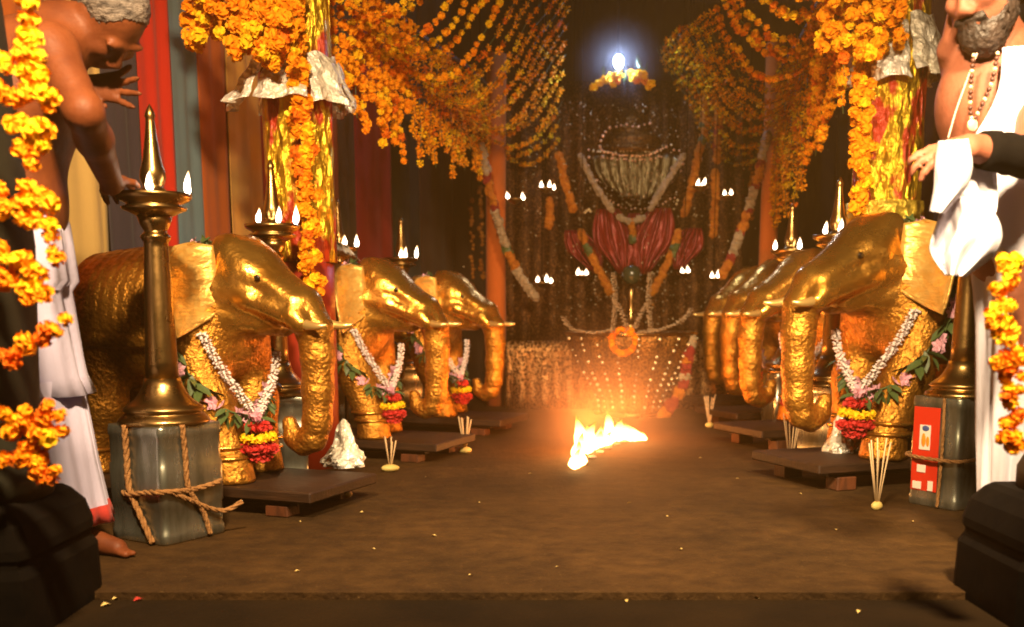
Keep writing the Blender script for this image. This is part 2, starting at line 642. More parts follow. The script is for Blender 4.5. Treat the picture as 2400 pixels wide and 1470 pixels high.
M['gold_net'] = mat('gold_brocade', (.40, .20, .045), .42, .75, col2=(.10, .045, .012), cscale=75, cramp=(.42, .60), bump=1.0, bscale=70)
M['gold_net_dark'] = mat('old_gold_brocade', (.20, .09, .02), .45, .8, col2=(.04, .018, .006), cscale=60, cramp=(.42, .58), bump=1.0, bscale=60)
M['sequin'] = mat('sequin_cloth', (.36, .19, .07), .28, .9, col2=(.055, .025, .012), cscale=60, cramp=(.46, .58), bump=1.0, bscale=60)
M['sequin_dim'] = mat('dim_sequin_cloth', (.22, .095, .025), .36, .8, col2=(.045, .018, .006), cscale=75, cramp=(.38, .48), bump=1.0, bscale=75)
M['silver'] = mat('beaded_silver', (.40, .36, .22), .34, .9, col2=(.07, .055, .025), cscale=38, cramp=(.40, .60), bump=1.0, bscale=50, stretch=(2.2, 2.2, .5))
M['copper_bead'] = mat('copper_bead', (.95, .60, .38), .28, .6)
M['gold_bead'] = mat('gold_bead', (.98, .84, .52), .26, .55)
M['ash'] = mat('camphor_ash', (.5, .3, .2), .9)

# floor: worn reddish-brown felt over boards, scuffed and specked
def floor_mat():
    m = mat('trodden_brown_floor', (.082, .042, .020), .8, spec=.15)
    nt = m.node_tree
    b = nt.nodes['Principled BSDF']
    mp = [n for n in nt.nodes if n.type == 'MAPPING'][0]
    def noise(s, d=6, st=(1, 1, 1)):
        k = nt.nodes.new('ShaderNodeMapping')
        k.inputs['Scale'].default_value = st
        nt.links.new(mp.outputs[0], k.inputs['Vector'])
        n = nt.nodes.new('ShaderNodeTexNoise')
        n.inputs['Scale'].default_value = s
        n.inputs['Detail'].default_value = d
        n.inputs['Roughness'].default_value = .62
        nt.links.new(k.outputs[0], n.inputs['Vector'])
        return n
    def ramp(n, p, c0, c1):
        r = nt.nodes.new('ShaderNodeValToRGB')
        r.color_ramp.elements[0].position, r.color_ramp.elements[1].position = p
        r.color_ramp.elements[0].color, r.color_ramp.elements[1].color = lin(c0), lin(c1)
        nt.links.new(n.outputs['Fac'], r.inputs['Fac'])
        return r
    def mix(a, c, f, op='MIX'):
        x = nt.nodes.new('ShaderNodeMixRGB')
        x.blend_type = op
        if isinstance(f, float):
            x.inputs[0].default_value = f
        else:
            nt.links.new(f, x.inputs[0])
        nt.links.new(a, x.inputs[1])
        nt.links.new(c, x.inputs[2])
        return x.outputs[0]
    base = ramp(noise(2.2), (.32, .70), (.034, .0182, .0048), (.068, .0355, .0100))
    scuff = ramp(noise(13, 9, (1, 1.25, 1)), (.35, .72), (.62, .58, .55), (1.25, 1.2, 1.15))
    spec = ramp(noise(95, 3), (.63, .72), (0, 0, 0), (1, 1, 1))
    light = nt.nodes.new('ShaderNodeRGB')
    light.outputs[0].default_value = (.115, .065, .02, 1)
    c = mix(base.outputs[0], scuff.outputs[0], 1.0, 'MULTIPLY')
    c = mix(c, light.outputs[0], spec.outputs[0])
    nt.links.new(c, b.inputs['Base Color'])
    n = noise(45, 8)
    bp = nt.nodes.new('ShaderNodeBump')
    bp.inputs['Strength'].default_value = .7
    bp.inputs['Distance'].default_value = .012
    nt.links.new(n.outputs['Fac'], bp.inputs['Height'])
    nt.links.new(bp.outputs[0], b.inputs['Normal'])
    return m
M['floor'] = floor_mat()
M['step'] = mat('shaded_threshold_stone', (.020, .0105, .0025), .9, spec=.12, col2=(.010, .0055, .0012), cscale=3, bump=.4, bscale=30)  # shade over the lower floor is put into this dark stone colour

# ================================================================== SETTING
STEP_Y = G(1200, 1387).y
mb = MB()
mb.box((0, (STEP_Y + 12) / 2, -.10), (14, 12 - STEP_Y, .20), ch=.002)
kind(mb.build('floor', M['floor'], smooth=False), 'structure')
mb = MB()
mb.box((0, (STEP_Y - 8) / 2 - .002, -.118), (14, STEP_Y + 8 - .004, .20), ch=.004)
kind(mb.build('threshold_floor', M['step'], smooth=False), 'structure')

# canopy overhead (sagging cloth)
mb = MB()
g = []
for i in range(25):
    x = -3.2 + 6.6 * i / 24
    row = []
    for j in range(17):
        y = 2.2 + 8.2 * j / 16
        z = 3.35 - .10 * abs(x - .6) + .05 * math.sin(x * 5 + y) * math.sin(y * 2.2)
        row.append((x, y, z))
    g.append(row)
mb.sheet(g, .006)
kind(mb.build('canopy_cloth_ceiling', M['canopy']), 'structure')

# ------------------------------------------------------------------ cloth walls: stripes hung side by side
STRIPES = [('cream', (.92, .62, .20)), ('violet_black', (.060, .045, .060)), ('scarlet', (.80, .030, .008)), ('slate_blue', (.16, .27, .32)),
           ('brick_red', (.56, .13, .015)), ('olive_tan', (.78, .44, .10)), ('maroon', (.40, .035, .010)), ('dark_olive', (.15, .10, .03)), ('wine_red', (.46, .022, .010)),
           ('bottle_green', (.030, .045, .024)), ('dark_brown', (.10, .04, .010))]
for nme, c in STRIPES:
    d = tuple(q * .82 for q in c)
    M['cl_' + nme] = weave(nme + '_cotton', c, d, cscale=2.2, stretch=(3, 3, .5), fine=900)

def wallx_left(Y):
    return -1.90 + .25 * (Y - 3.5)

def cloth_strip(y0, y1, xf, z0, z1, seed, fold=.006, nfold=2, push=0.0):
    g = []
    r = random.Random(seed)
    ph = r.uniform(0, 6)
    for i in range(19):
        t = i / 18
        y = y0 + (y1 - y0) * t
        row = []
        for j in range(9):
            s = j / 8
            z = z0 + (z1 - z0) * s
            off = fold * (1.3 - s) * math.sin(t * nfold * 2 * PI + ph + .6 * s) + .006 * math.sin(t * 17 + s * 5 + ph)
            row.append((xf(y) + off + push, y, z))
        g.append(row)
    return MB().sheet(g, .003)

w = thing('striped_cloth_wall', 'wall of hung cloth in cream, red, slate and brown stripes behind the left elephants', 'cloth wall')
edges = [(-250, -60, 'olive_tan'), (-60, 120, 'brick_red'), (120, 253, 'cream'), (253, 328, 'violet_black'), (328, 410, 'scarlet'), (410, 478, 'slate_blue'), (478, 545, 'brick_red'), (545, 612, 'olive_tan'),
         (612, 700, 'maroon'), (700, 795, 'brick_red'), (795, 836, 'dark_olive'), (836, 918, 'wine_red'), (918, 985, 'bottle_green'), (985, 1060, 'dark_brown')]
def wall_y(px):
    """depth at which the left wall shows at this pixel column, at eye level + 0.4 m"""
    a = (px - 1200) / FP
    z = .4
    lo, hi = 2.0, 12.0
    for _ in range(50):
        y = (lo + hi) / 2
        d = y * math.cos(PITCH) - z * math.sin(PITCH)
        if wallx_left(y) / d < a:
            lo = y
        else:
            hi = y
    return lo
for k, (pa, pb, c) in enumerate(edges):
    a, b = wall_y(pa), wall_y(pb)
    o = cloth_strip(a - .008, b + .008, wallx_left, .0, 3.25, k, push=.004 * (k % 2)).build('cloth_panel', M['cl_' + c], w)
    o['label'] = c.replace('_', ' ') + ' panel'
w = thing('dark_cloth_wall', 'wall of dark red and olive cloth hung behind the right elephants', 'cloth wall')
def wallx_right(Y):
    return 2.50 + .0 * Y
edges = [(3.2, 5.0, 'dark_brown'), (5.0, 5.35, 'bottle_green'), (5.35, 5.75, 'wine_red'), (5.75, 6.2, 'violet_black'), (6.2, 6.9, 'dark_brown'), (6.9, 7.5, 'violet_black'), (7.5, 8.1, 'dark_olive'), (8.1, 9.2, 'dark_brown')]
for k, (a, b, c) in enumerate(edges):
    o = cloth_strip(a - .008, b + .008, wallx_right, .0, 3.25, 40 + k, push=-.004 * (k % 2)).build('cloth_panel', M['cl_' + c], w)
    o['label'] = c.replace('_', ' ') + ' panel'
# back cloth
w = thing('brown_back_curtain', 'dark brown curtain hung across the back of the shrine', 'curtain')
g = []
for i in range(80):
    x = -1.2 + 3.6 * i / 79
    g.append([(x, 9.0 + .035 * math.sin(x * 21) + .02 * math.sin(x * 47 + s), 3.25 * s / 6) for s in range(7)])
MB().sheet(g, .004).build('curtain_cloth', M['back_cloth'], w)

# ------------------------------------------------------------------ front columns
def rounded_plinth(mb, cx, cy, hx, hy, prof):
    """square plinth with a moulded profile (half-size scale, z); corners rounded"""
    n = 64
    vs, fs = [], []
    for (s, z) in prof:
        for i in range(n):
            a = 2 * PI * i / n
            c, d = math.cos(a), math.sin(a)
            e = 26.0
            q = (abs(c) ** e + abs(d) ** e) ** (-1 / e)
            vs.append((cx + hx * s * c * q, cy + hy * s * d * q, z))
    for k in range(len(prof) - 1):
        for i in range(n):
            j = (i + 1) % n
            fs.append((k * n + i, k * n + j, (k + 1) * n + j, (k + 1) * n + i))
    fs.append(tuple(range(n - 1, -1, -1)))
    fs.append(tuple(range((len(prof) - 1) * n, len(prof) * n)))
    mb.add(vs, fs)

ZL = -.018
PL = [(1.0, ZL), (1.0, .02), (.99, .11), (.955, .13), (.95, .14), (.97, .15), (.97, .17), (.93, .215), (.85, .245), (.80, .255)]
colL = thing('stone_column', 'dark column on a moulded black stone plinth at the left edge, wound with marigolds', 'column', (-1.31, 2.22, 0))
m = MB(); rounded_plinth(m, 0, 0, .325, .20, PL); m.build('plinth', M['stone'], colL, smooth=False)
m = MB(); m.lathe([(.28, .25), (.28, .30), (.255, .33), (.270, .8), (.235, 1.3), (.20, 1.6), (.19, 2.3), (.19, 3.2)], 28); m.build('shaft', M['shaft'], colL)
colR = thing('stone_column', 'dark column on a moulded black stone plinth at the right edge', 'column', (1.405, 2.26, 0))
m = MB(); rounded_plinth(m, 0, 0, .335, .18, PL); m.build('plinth', M['stone'], colR, smooth=False)
m = MB(); m.lathe([(.25, .25), (.25, .30), (.235, .33), (.225, .8), (.205, 1.5), (.205, 2.3), (.205, 3.2)], 28); m.build('shaft', M['shaft'], colR)

# ------------------------------------------------------------------ wrapped hall pillars
def wrapped_pillar(px, Y, r, label):
    c = P(px, 500, Y)
    t = thing('wrapped_pillar', label, 'pillar', (c.x, c.y, 0))
    rr = random.Random(int(px))
    g = []
    n, mz = 48, 60
    for i in range(n + 1):
        a = 2 * PI * i / n
        row = []
        for j in range(mz + 1):
            z = .86 + 2.34 * j / mz
            q = r * (1 + .035 * math.sin(5 * a + 2.2 * z) + .02 * math.sin(11 * a - 7 * z + .6) + .012 * math.sin(19 * a + 23 * z))
            row.append((q * math.cos(a), q * math.sin(a), z))
        g.append(row)
    MB().sheet(g, .002).build('foil_wrap', M['foil_pillar'], t)
    MB().lathe([(r * .96, 0), (r * .98, .3), (r * .97, .6), (r * .96, .9)], 32, wob=.02).build('cloth_wrap', M['satin_red'], t)
    return t
pilL = wrapped_pillar(706, 4.36, .138, 'pillar wrapped in red satin and gold foil behind the nearest left elephant')
pilR = wrapped_pillar(2072, 4.75, .146, 'pillar wrapped in gold foil behind the nearest right elephant')
m = MB()
g = []
for i in range(41):
    a = 2 * PI * i / 40
    g.append([((.163 + .006 * math.sin(a * 9 + z * 50)) * math.cos(a), (.163 + .006 * math.sin(a * 9 + z * 50)) * math.sin(a), z) for z in (P(2085, 515, 4.6).z, P(2085, 500, 4.6).z, P(2085, 485, 4.6).z, P(2085, 468, 4.6).z)])
m.sheet(g, .002).build('gold_band', M['foil_gold'], pilR)
for (px, Y, r, lab) in ((1163, 7.3, .07, 'slim post wrapped in red cloth at the far left of the shrine'), (1800, 7.0, .06, 'slim post wrapped in red cloth at the far right of the shrine')):
    c = P(px, 600, Y)
    t = thing('wrapped_post', lab, 'post', (c.x, c.y, 0))
    MB().lathe([(r, 0), (r * 1.02, .6), (r * .97, 1.2), (r, 2.4)], 16, wob=.05).build('cloth_wrap', M['cl_brick_red'], t)

def crumple(p, amp, seed, fr=22.0):
    s = seed * 3.7
    return amp * (math.sin(p[0] * fr + s) * math.sin(p[1] * fr * 1.3 + 2 * s) + .7 * math.sin(p[2] * fr * 1.7 + p[0] * fr * .8 + s) + .5 * abs(math.sin((p[0] + p[2]) * fr * 2.3 + s)))

def foil_panel(center, a0, a1, r0, z0, r1, z1, seed):
    g = []
    for i in range(15):
        t = i / 14
        a = a0 + (a1 - a0) * t
        row = []
        for j in range(9):
            s = j / 8
            r = r0 + (r1 - r0) * s
            z = z0 + (z1 - z0) * s
            p = (r * math.cos(a), r * math.sin(a), z)
            q = r + crumple(p, .014, seed, 34) * (.3 + s) + .012 * s * math.sin(a * 14 + seed)
            row.append((q * math.cos(a), q * math.sin(a), z + .008 * math.sin(a * 9 + seed)))
        g.append(row)
    return MB().sheet(g, .0015)

zt, zb = P(620, 118, 4.2).z, P(620, 240, 4.2).z
fs = thing('foil_skirt', 'flared crumpled silver foil skirt round the left wrapped pillar', 'foil decoration', (pilL.location.x, pilL.location.y, 0))
for k, (a0, a1) in enumerate(((-3.35, -2.1), (-2.05, -1.25), (-1.15, -.2), (.1, 1.1), (1.3, 2.6))):
    foil_panel(None, a0, a1, .165, zt, .275 if k < 2 else .225, zb, k + 1).build('foil_panel', M['foil_silver'], fs, smooth=False)
zt, zb = P(2100, 20, 4.55).z, P(2100, 165, 4.55).z
fs = thing('foil_skirt', 'flared foil skirt hanging in panels round the right wrapped pillar', 'foil decoration', (pilR.location.x, pilR.location.y, 0))
for k, (a0, a1, dz) in enumerate(((-3.3, -2.5, -.04), (-2.3, -1.55, -.03), (-1.5, -.35, 0), (.1, 1.1, 0), (1.3, 2.6, 0))):
    foil_panel(None, a0, a1, .165, zt + dz, .225, zb + dz, k + 11).build('foil_panel', M['foil_silver'], fs, smooth=False)

# ================================================================== FLOWERS
ORDW = 'first second third fourth fifth sixth seventh eighth ninth tenth eleventh twelfth thirteenth fourteenth fifteenth sixteenth seventeenth eighteenth nineteenth twentieth'.split()
def nth(k):
    return ORDW[k] if k < 20 else 'twenty-' + ORDW[k - 20] if k < 29 else 'thirtieth' if k == 29 else 'thirty-' + ORDW[k - 30]
def marigold_mesh(seed, material, n=22):
    r = random.Random(seed)
    mb = MB()
    mb.ell((0, 0, 0), .36, 5, 3)
    for k in range(n):
        zz = 1 - 2 * (k + .5) / n
        a = k * 2.399963
        d = Vector((math.sqrt(1 - zz * zz) * math.cos(a), math.sqrt(1 - zz * zz) * math.sin(a), zz))
        d = (d + Vector((r.uniform(-.2, .2), r.uniform(-.2, .2), r.uniform(-.2, .2)))).normalized()
        s = d.orthogonal().normalized()
        s = (s * math.cos(k * 1.3) + d.cross(s) * math.sin(k * 1.3))
        u = d.cross(s)
        R = r.uniform(.42, .54)
        wdt = r.uniform(.17, .25)
        curl = r.uniform(-.12, .12)
        mb.add([d * .22, d * R * .8 + s * wdt + u * curl, d * R + u * .05, d * R * .8 - s * wdt - u * curl], [(0, 1, 2), (0, 2, 3)])
    return mb.mesh('marigold', material, smooth=False)
MAR = [[marigold_mesh(10 * c + k, M['marigold'][c]) for k in range(2)] for c in range(4)]

def rand_rot():
    return (random.uniform(0, 6.28), random.uniform(0, 6.28), random.uniform(0, 6.28))

def pick(weights):
    return random.choices(range(4), weights)[0]

def add_marigold(parent, loc, size, weights=(4, 3, 1, 2)):
    me = random.choice(MAR[pick(weights)])
    return link('marigold', me, parent, loc, rand_rot(), size * random.uniform(.78, 1.2))

def blossom_mesh(locs, sizes, mats, weights):
    """many far flowers joined: small ruffled stars"""
    me = bpy.data.meshes.new('blossoms')
    vs, fs, mi = [], [], []
    for p, s in zip(locs, sizes):
        c = pick(weights)
        R = Euler(rand_rot()).to_matrix()
        n0 = len(vs)
        for k in range(10):
            zz = 1 - 2 * (k + .5) / 10
            a = k * 2.399963
            d = R @ Vector((math.sqrt(1 - zz * zz) * math.cos(a), math.sqrt(1 - zz * zz) * math.sin(a), zz))
            o = d.orthogonal().normalized()
            b = len(vs)
            q = s * random.uniform(.42, .55)
            vs += [Vector(p), Vector(p) + (d * .8 + o * .42) * q, Vector(p) + d * q * 1.05, Vector(p) + (d * .8 - o * .42) * q]
            fs += [(b, b + 1, b + 2), (b, b + 2, b + 3)]
            mi += [c, c]
    me.from_pydata([tuple(v) for v in vs], [], fs)
    for m_ in mats:
        me.materials.append(m_)
    me.polygons.foreach_set('material_index', mi)
    me.update()
    return me

def resample(pts, step):
    pts = [Vector(p) for p in pts]
    out = [pts[0].copy()]
    left = step
    for a, b in zip(pts[:-1], pts[1:]):
        L = (b - a).length
        t = left
        while t <= L:
            out.append(a.lerp(b, t / L))
            t += step
        left = t - L
    return out

def strand_thing(name, label, cat, pts, size, step, spread, weights, group=None, joined=False, loc=None, maxn=300, string=True, gap=.04):
    """flowers on a string along pts (world points)"""
    pts = [Vector(p) for p in pts]
    base = Vector(loc) if loc is not None else pts[0].copy()
    t = thing(name, label, cat, base, 0, group)
    locs = []
    for p in resample(pts, step)[:maxn]:
        if random.random() < gap:
            continue
        locs.append(p + Vector((random.uniform(-1, 1), random.uniform(-1, 1), random.uniform(-1, 1))) * spread - base)
    if joined:
        o = link('blossoms', blossom_mesh(locs, [size * random.uniform(.85, 1.2) for _ in locs], M['marigold'], weights), t)
        kind(o, 'stuff')
    else:
        for p in locs:
            add_marigold(t, p, size, weights)
    if string:
        MB().tube([p - base for p in pts], .0022, 4).build('string', M['leaf'], t)
    return t

# ---- bead-curtain rows of marigold strings along both eaves, and the eave poles
def eave_left(Y):
    return Vector((-.80 + .235 * (Y - 4.5), Y, 2.16 + .02 * math.sin(Y * 3)))
def eave_right(Y):
    return Vector((1.40 + .135 * (Y - 4.5), Y, 2.16 + .02 * math.sin(Y * 3)))
for fn, lab in ((eave_left, 'bamboo eave pole carrying the left curtain of marigold strings'), (eave_right, 'bamboo eave pole carrying the right curtain of marigold strings')):
    a = fn(4.2)
    t = thing('eave_pole', lab, 'pole', a)
    MB().tube([fn(4.2 + .17 * i) - a for i in range(21)], .018, 8).build('pole_shaft', M['wood'], t)

Y = 4.38
k = 0
while Y < 7.5:
    top = eave_left(Y)
    L = .60 + .10 * math.sin(k * 2.1) + random.uniform(-.05, .05)
    near = Y < 5.6
    pts = [top + Vector((.012 * math.sin(i + k), .012 * math.cos(i * 1.3 + k), -L * i / 6)) for i in range(7)]
    strand_thing('marigold_string', ('orange' if near else 'dim orange') + ' marigold string, ' + nth(k) + ' from the front in the left curtain row', 'flower string', pts,
                 .050, .040, .008, (4, 5, 2, 1), 'near strings of the left marigold curtain' if near else 'far strings of the left marigold curtain', joined=not near)
    Y += .085 if near else .10
    k += 1
Y = 4.45
k = 0
while Y < 7.4:
    top = eave_right(Y)
    L = .58 + .15 * (Y - 4.5) + .09 * math.sin(k * 1.7) + random.uniform(-.05, .05)
    near = Y < 5.5
    pts = [top + Vector((.012 * math.sin(i + k), .012 * math.cos(i * 1.3 + k), -L * i / 6)) for i in range(7)]
    strand_thing('marigold_string', ('orange' if near else 'dim orange') + ' marigold string, ' + nth(k) + ' from the front in the right curtain row', 'flower string', pts,
                 .049, .040, .008, (3, 5, 2, 1), 'near strings of the right marigold curtain' if near else 'far strings of the right marigold curtain', joined=not near)
    Y += .09 if near else .10
    k += 1

# ---- swags from the eaves up to the ridge of the canopy
RIDGE_X = (.34, 1.02)
for side in (0, 1):
    Y = 4.45
    k = 0
    while Y < 7.7:
        a = (eave_left if side == 0 else eave_right)(Y)
        a = a + Vector((0, 0, -.16 - .06 * (Y - 4.45)))
        pts = []
        for i in range(25):
            s = i / 24
            x = a.x + (RIDGE_X[side] - a.x) * s
            d = abs(x - a.x)
            z = a.z - (.13 + .03 * math.sin(k * 2.3)) * math.sin(min(d / .55, 1) * PI) + 1.05 * d * d + .04 * d
            if z > 3.22:
                break
            pts.append(Vector((x, Y + .02 * math.sin(i), z)))
        near = Y < 5.6
        nm = ('left', 'right')[side]
        strand_thing('marigold_swag', ('bright' if near else 'dim') + ' marigold swag, ' + nth(k) + ' from the front, rising from the %s curtain to the canopy' % nm,
                     'flower swag', pts, .042, .040, .007, (3, 6, 3, 1), ('near %s swags' if near else 'far %s swags') % nm, joined=not near, gap=.07)
        Y += .165 if near else .15
        k += 1

# ---- thick garlands at the wrapped pillars
def px_path(pts, Y):
    return [P(a, b, Y) for a, b in pts]

def rope_garland(label, path, size, weights, width, n, group=None):
    """n flowers packed in a rope of the given width along path"""
    base = path[0]
    t = thing('marigold_garland', label, 'garland', base, 0, group)
    pts = resample(path, sum((b - a).length for a, b in zip(path[:-1], path[1:])) / max(n - 1, 1))[:n]
    for p in pts:
        q = Vector((random.gauss(0, .42), random.gauss(0, .42), random.gauss(0, .25))) * width
        add_marigold(t, p + q - base, size, weights)
    MB().tube([p - base for p in path], .003, 5).build('string', M['leaf'], t)
    return t

rope_garland('thick rope of orange marigolds hanging down the left wrapped pillar', px_path([(690, -40), (695, 100), (703, 240), (708, 380), (716, 500), (724, 600), (732, 690)], 4.13), .058, (6, 3, 1, 1), .042, 120)
rope_garland('thick rope of orange marigolds hanging down the right wrapped pillar', px_path([(2022, -40), (2021, 100), (2020, 260), (2019, 400), (2018, 500)], 4.52), .060, (5, 4, 1, 0), .042, 105)

def cluster(label, blobs, Y, size, weights, n, depth=.12):
    c = P(blobs[0][0], blobs[0][1], Y)
    t = thing('marigold_garland', label, 'garland', c)
    tot = sum(b[2] * b[3] for b in blobs)
    for (px, py, hw, hh) in blobs:
        for _ in range(max(1, round(n * hw * hh / tot))):
            a, b = random.uniform(-1, 1), random.uniform(-1, 1)
            add_marigold(t, P(px + a * hw, py + b * hh, Y + random.uniform(-depth, depth)) - c, size * random.uniform(.9, 1.1), weights)
    return t
cluster('heavy bunched marigold garland looped at the head of the left wrapped pillar', [(520, 30, 85, 62), (600, 50, 70, 85), (650, 80, 45, 75), (520, -60, 130, 40), (455, 75, 22, 30)], 4.05, .060, (5, 4, 2, 1), 210)
cluster('bunched marigold garland looped at the head of the right wrapped pillar', [(1960, 40, 38, 70), (2070, 45, 45, 60), (2040, 100, 40, 40), (2010, -50, 110, 40)], 4.45, .060, (3, 5, 2, 0), 170)

# ---- garland wound round the front-left column (near, each flower shows)
def wound(label, lines, Y, size, c0):
    t = thing('marigold_garland', label, 'garland', P(c0[0], c0[1], Y))
    base = t.location.copy()
    for (pts, width, n, wts) in lines:
        path = px_path(pts, Y)
        L = sum((b - a).length for a, b in zip(path[:-1], path[1:]))
        for p in resample(path, L / max(n - 1, 1))[:n]:
            q = Vector((random.uniform(-1, 1), random.uniform(-.5, .5), random.uniform(-1, 1))) * width
            add_marigold(t, p + q - base, size, wts)
    return t
Yl = 1.98
wound('yellow and orange marigold garland wound in loops round the front left column',
      [([(55, -20), (68, 40), (66, 70), (62, 100)], .012, 7, (0, 2, 5, 0)), ([(64, 110), (80, 160), (95, 215), (90, 240)], .018, 14, (0, 2, 5, 0)),
       ([(-20, 150), (30, 140), (75, 150), (95, 190)], .018, 14, (2, 4, 3, 0)), ([(-15, 215), (30, 228), (80, 225)], .012, 9, (2, 4, 3, 0)),
       ([(22, 300), (60, 292), (100, 310), (80, 345), (45, 325), (65, 365)], .014, 20, (1, 3, 5, 0)),
       ([(-20, 450), (30, 470), (70, 455), (115, 470)], .016, 14, (1, 4, 3, 0)), ([(-10, 500), (40, 495), (90, 520), (125, 545)], .014, 12, (1, 4, 3, 0)),
       ([(-20, 580), (25, 610), (70, 640), (115, 690)], .016, 15, (3, 4, 3, 0)), ([(-15, 665), (20, 650), (70, 690), (110, 685)], .012, 9, (4, 3, 2, 1)), ([(120, 595), (132, 610)], .006, 2, (2, 4, 2, 0)),
       ([(-10, 848), (30, 830), (75, 800), (115, 772), (140, 760)], .014, 14, (5, 3, 0, 3)),
       ([(-10, 965), (40, 985), (90, 975), (140, 955)], .016, 13, (3, 3, 3, 2)), ([(30, 1010), (90, 1020), (135, 1000)], .018, 12, (3, 3, 3, 2)), ([(10, 1060), (70, 1065), (115, 1085)], .020, 13, (4, 2, 3, 3)), ([(80, 1110), (120, 1120)], .01, 4, (2, 1, 2, 3))],
      Yl, .036, (60, 300))
wound('marigold garland hanging beside the front right column',
      [([(2362, 600), (2352, 660), (2348, 720), (2352, 770)], .020, 26, (2, 4, 5, 0)), ([(2330, 745), (2370, 790), (2375, 850)], .018, 18, (2, 4, 3, 0)), ([(2330, 850), (2345, 835), (2378, 870)], .012, 10, (5, 3, 0, 2)),
       ([(2372, 880), (2366, 940), (2375, 990), (2360, 1040), (2380, 1060)], .016, 26, (4, 3, 2, 2))],
      1.99, .031, (2355, 700))

# ================================================================== ELEPHANTS
def elephant_body_mesh():
    s = SDF((-.66, -.32, -.02), (.54, .32, .95), .0095)
    s.ell((-.22, 0, .535), (.34, .205, .235), .05)
    s.ell((-.40, 0, .52), (.17, .185, .225), .06)
    s.ell((.00, 0, .53), (.16, .185, .22), .06)
    s.cap((.0, 0, .62), (.14, 0, .66), .15, .13, .05)
    # skull: two crown domes, sloping forehead between two ridges, hollow temples, cheekbones, jaw
    for y in (-1, 1):
        s.ell((.105, y * .050, .735), (.075, .058, .078), .03)
        s.cap((.125, y * .066, .725), (.345, y * .050, .585), .046, .038, .022)
        s.cap((.085, y * .092, .625), (.20, y * .085, .600), .046, .036, .022)
        s.cap((.20, y * .085, .600), (.350, y * .058, .540), .036, .040, .02)
        s.cap((.352, y * .060, .545), (.378, y * .066, .520), .040, .034, .015)
        s.ell((.205, y * .088, .652), (.030, .018, .014), .012)
        s.cap((.06, y * .070, .55), (.20, y * .045, .525), .075, .042, .035)
    s.cap((.13, 0, .715), (.345, 0, .575), .082, .062, .03)
    s.cap((.12, 0, .58), (.27, 0, .525), .085, .05, .04)
    # trunk
    s.chain([(.345, 0, .575), (.390, 0, .50), (.400, 0, .41), (.397, 0, .30), (.392, 0, .20), (.374, 0, .142), (.336, 0, .122), (.300, 0, .140), (.284, 0, .188)],
            [.068, .060, .055, .052, .048, .044, .038, .032, .026], .016)
    # legs: near foreleg strides forward
    s.chain([(-.01, -.115, .46), (.06, -.125, .27), (.135, -.13, .07)], [.10, .078, .066], .04)
    s.cap((.138, -.13, .035), (.140, -.13, .0), .074, .080, .015)
    s.chain([(.02, .115, .46), (.06, .125, .25), (.075, .13, .07)], [.10, .076, .066], .04)
    s.cap((.076, .13, .035), (.077, .13, .0), .074, .080, .015)
    for y, dx in ((-1, -.03), (1, .05)):
        s.chain([(-.42, y * .105, .46), (-.38 + dx * .5, y * .12, .24), (-.42 + dx, y * .125, .07)], [.12, .082, .068], .04)
        s.cap((-.418 + dx, y * .125, .035), (-.416 + dx, y * .125, .0), .074, .080, .015)
    s.cut_below(0.0)
    vs, fs = s.mesh()
    me = np_mesh('body', vs, fs, M['gold_body'])
    # embossed caparison: a raised cloth over the back with a border, and folds of the neck
    n = np.zeros(len(vs) * 3)
    me.vertices.foreach_get('normal', n)
    n = n.reshape(-1, 3)
    x, y, z = vs.T
    sm = lambda a, b, t: np.clip((t - a) / (b - a), 0, 1)
    cloth = sm(-.47, -.455, x) * sm(-.045, -.06, x) * sm(.435, .45, z)
    border = cloth * np.clip(sm(-.43, -.445, x) + sm(-.09, -.075, x) + sm(.485, .475, z), 0, 1)
    lines = .0018 * np.sin(x * 150) * cloth * (z > .5)
    rings = .0008 * np.sin(z * 190) * ((x > .22) & (z < .47)) * (np.abs(y) < .09)
    neck = .003 * np.sin(x * 120 + z * 30) * ((x > -.03) & (x < .09) & (z > .45))
    d = .012 * cloth + .009 * border + lines + rings + neck
    vs2 = vs + n * d[:, None]
    me.vertices.foreach_set('co', vs2.reshape(-1))
    me.update()
    # smoother gilding on the head
    me.materials.append(M['gold_smooth'])
    cen = np.zeros(len(me.polygons) * 3)
    me.polygons.foreach_get('center', cen)
    cen = cen.reshape(-1, 3)
    head = (cen[:, 2] > .50) & (cen[:, 0] > .085 - (cen[:, 2] - .7) * .2) & (cen[:, 0] < .45)
    me.polygons.foreach_set('material_index', head.astype(int))
    return me

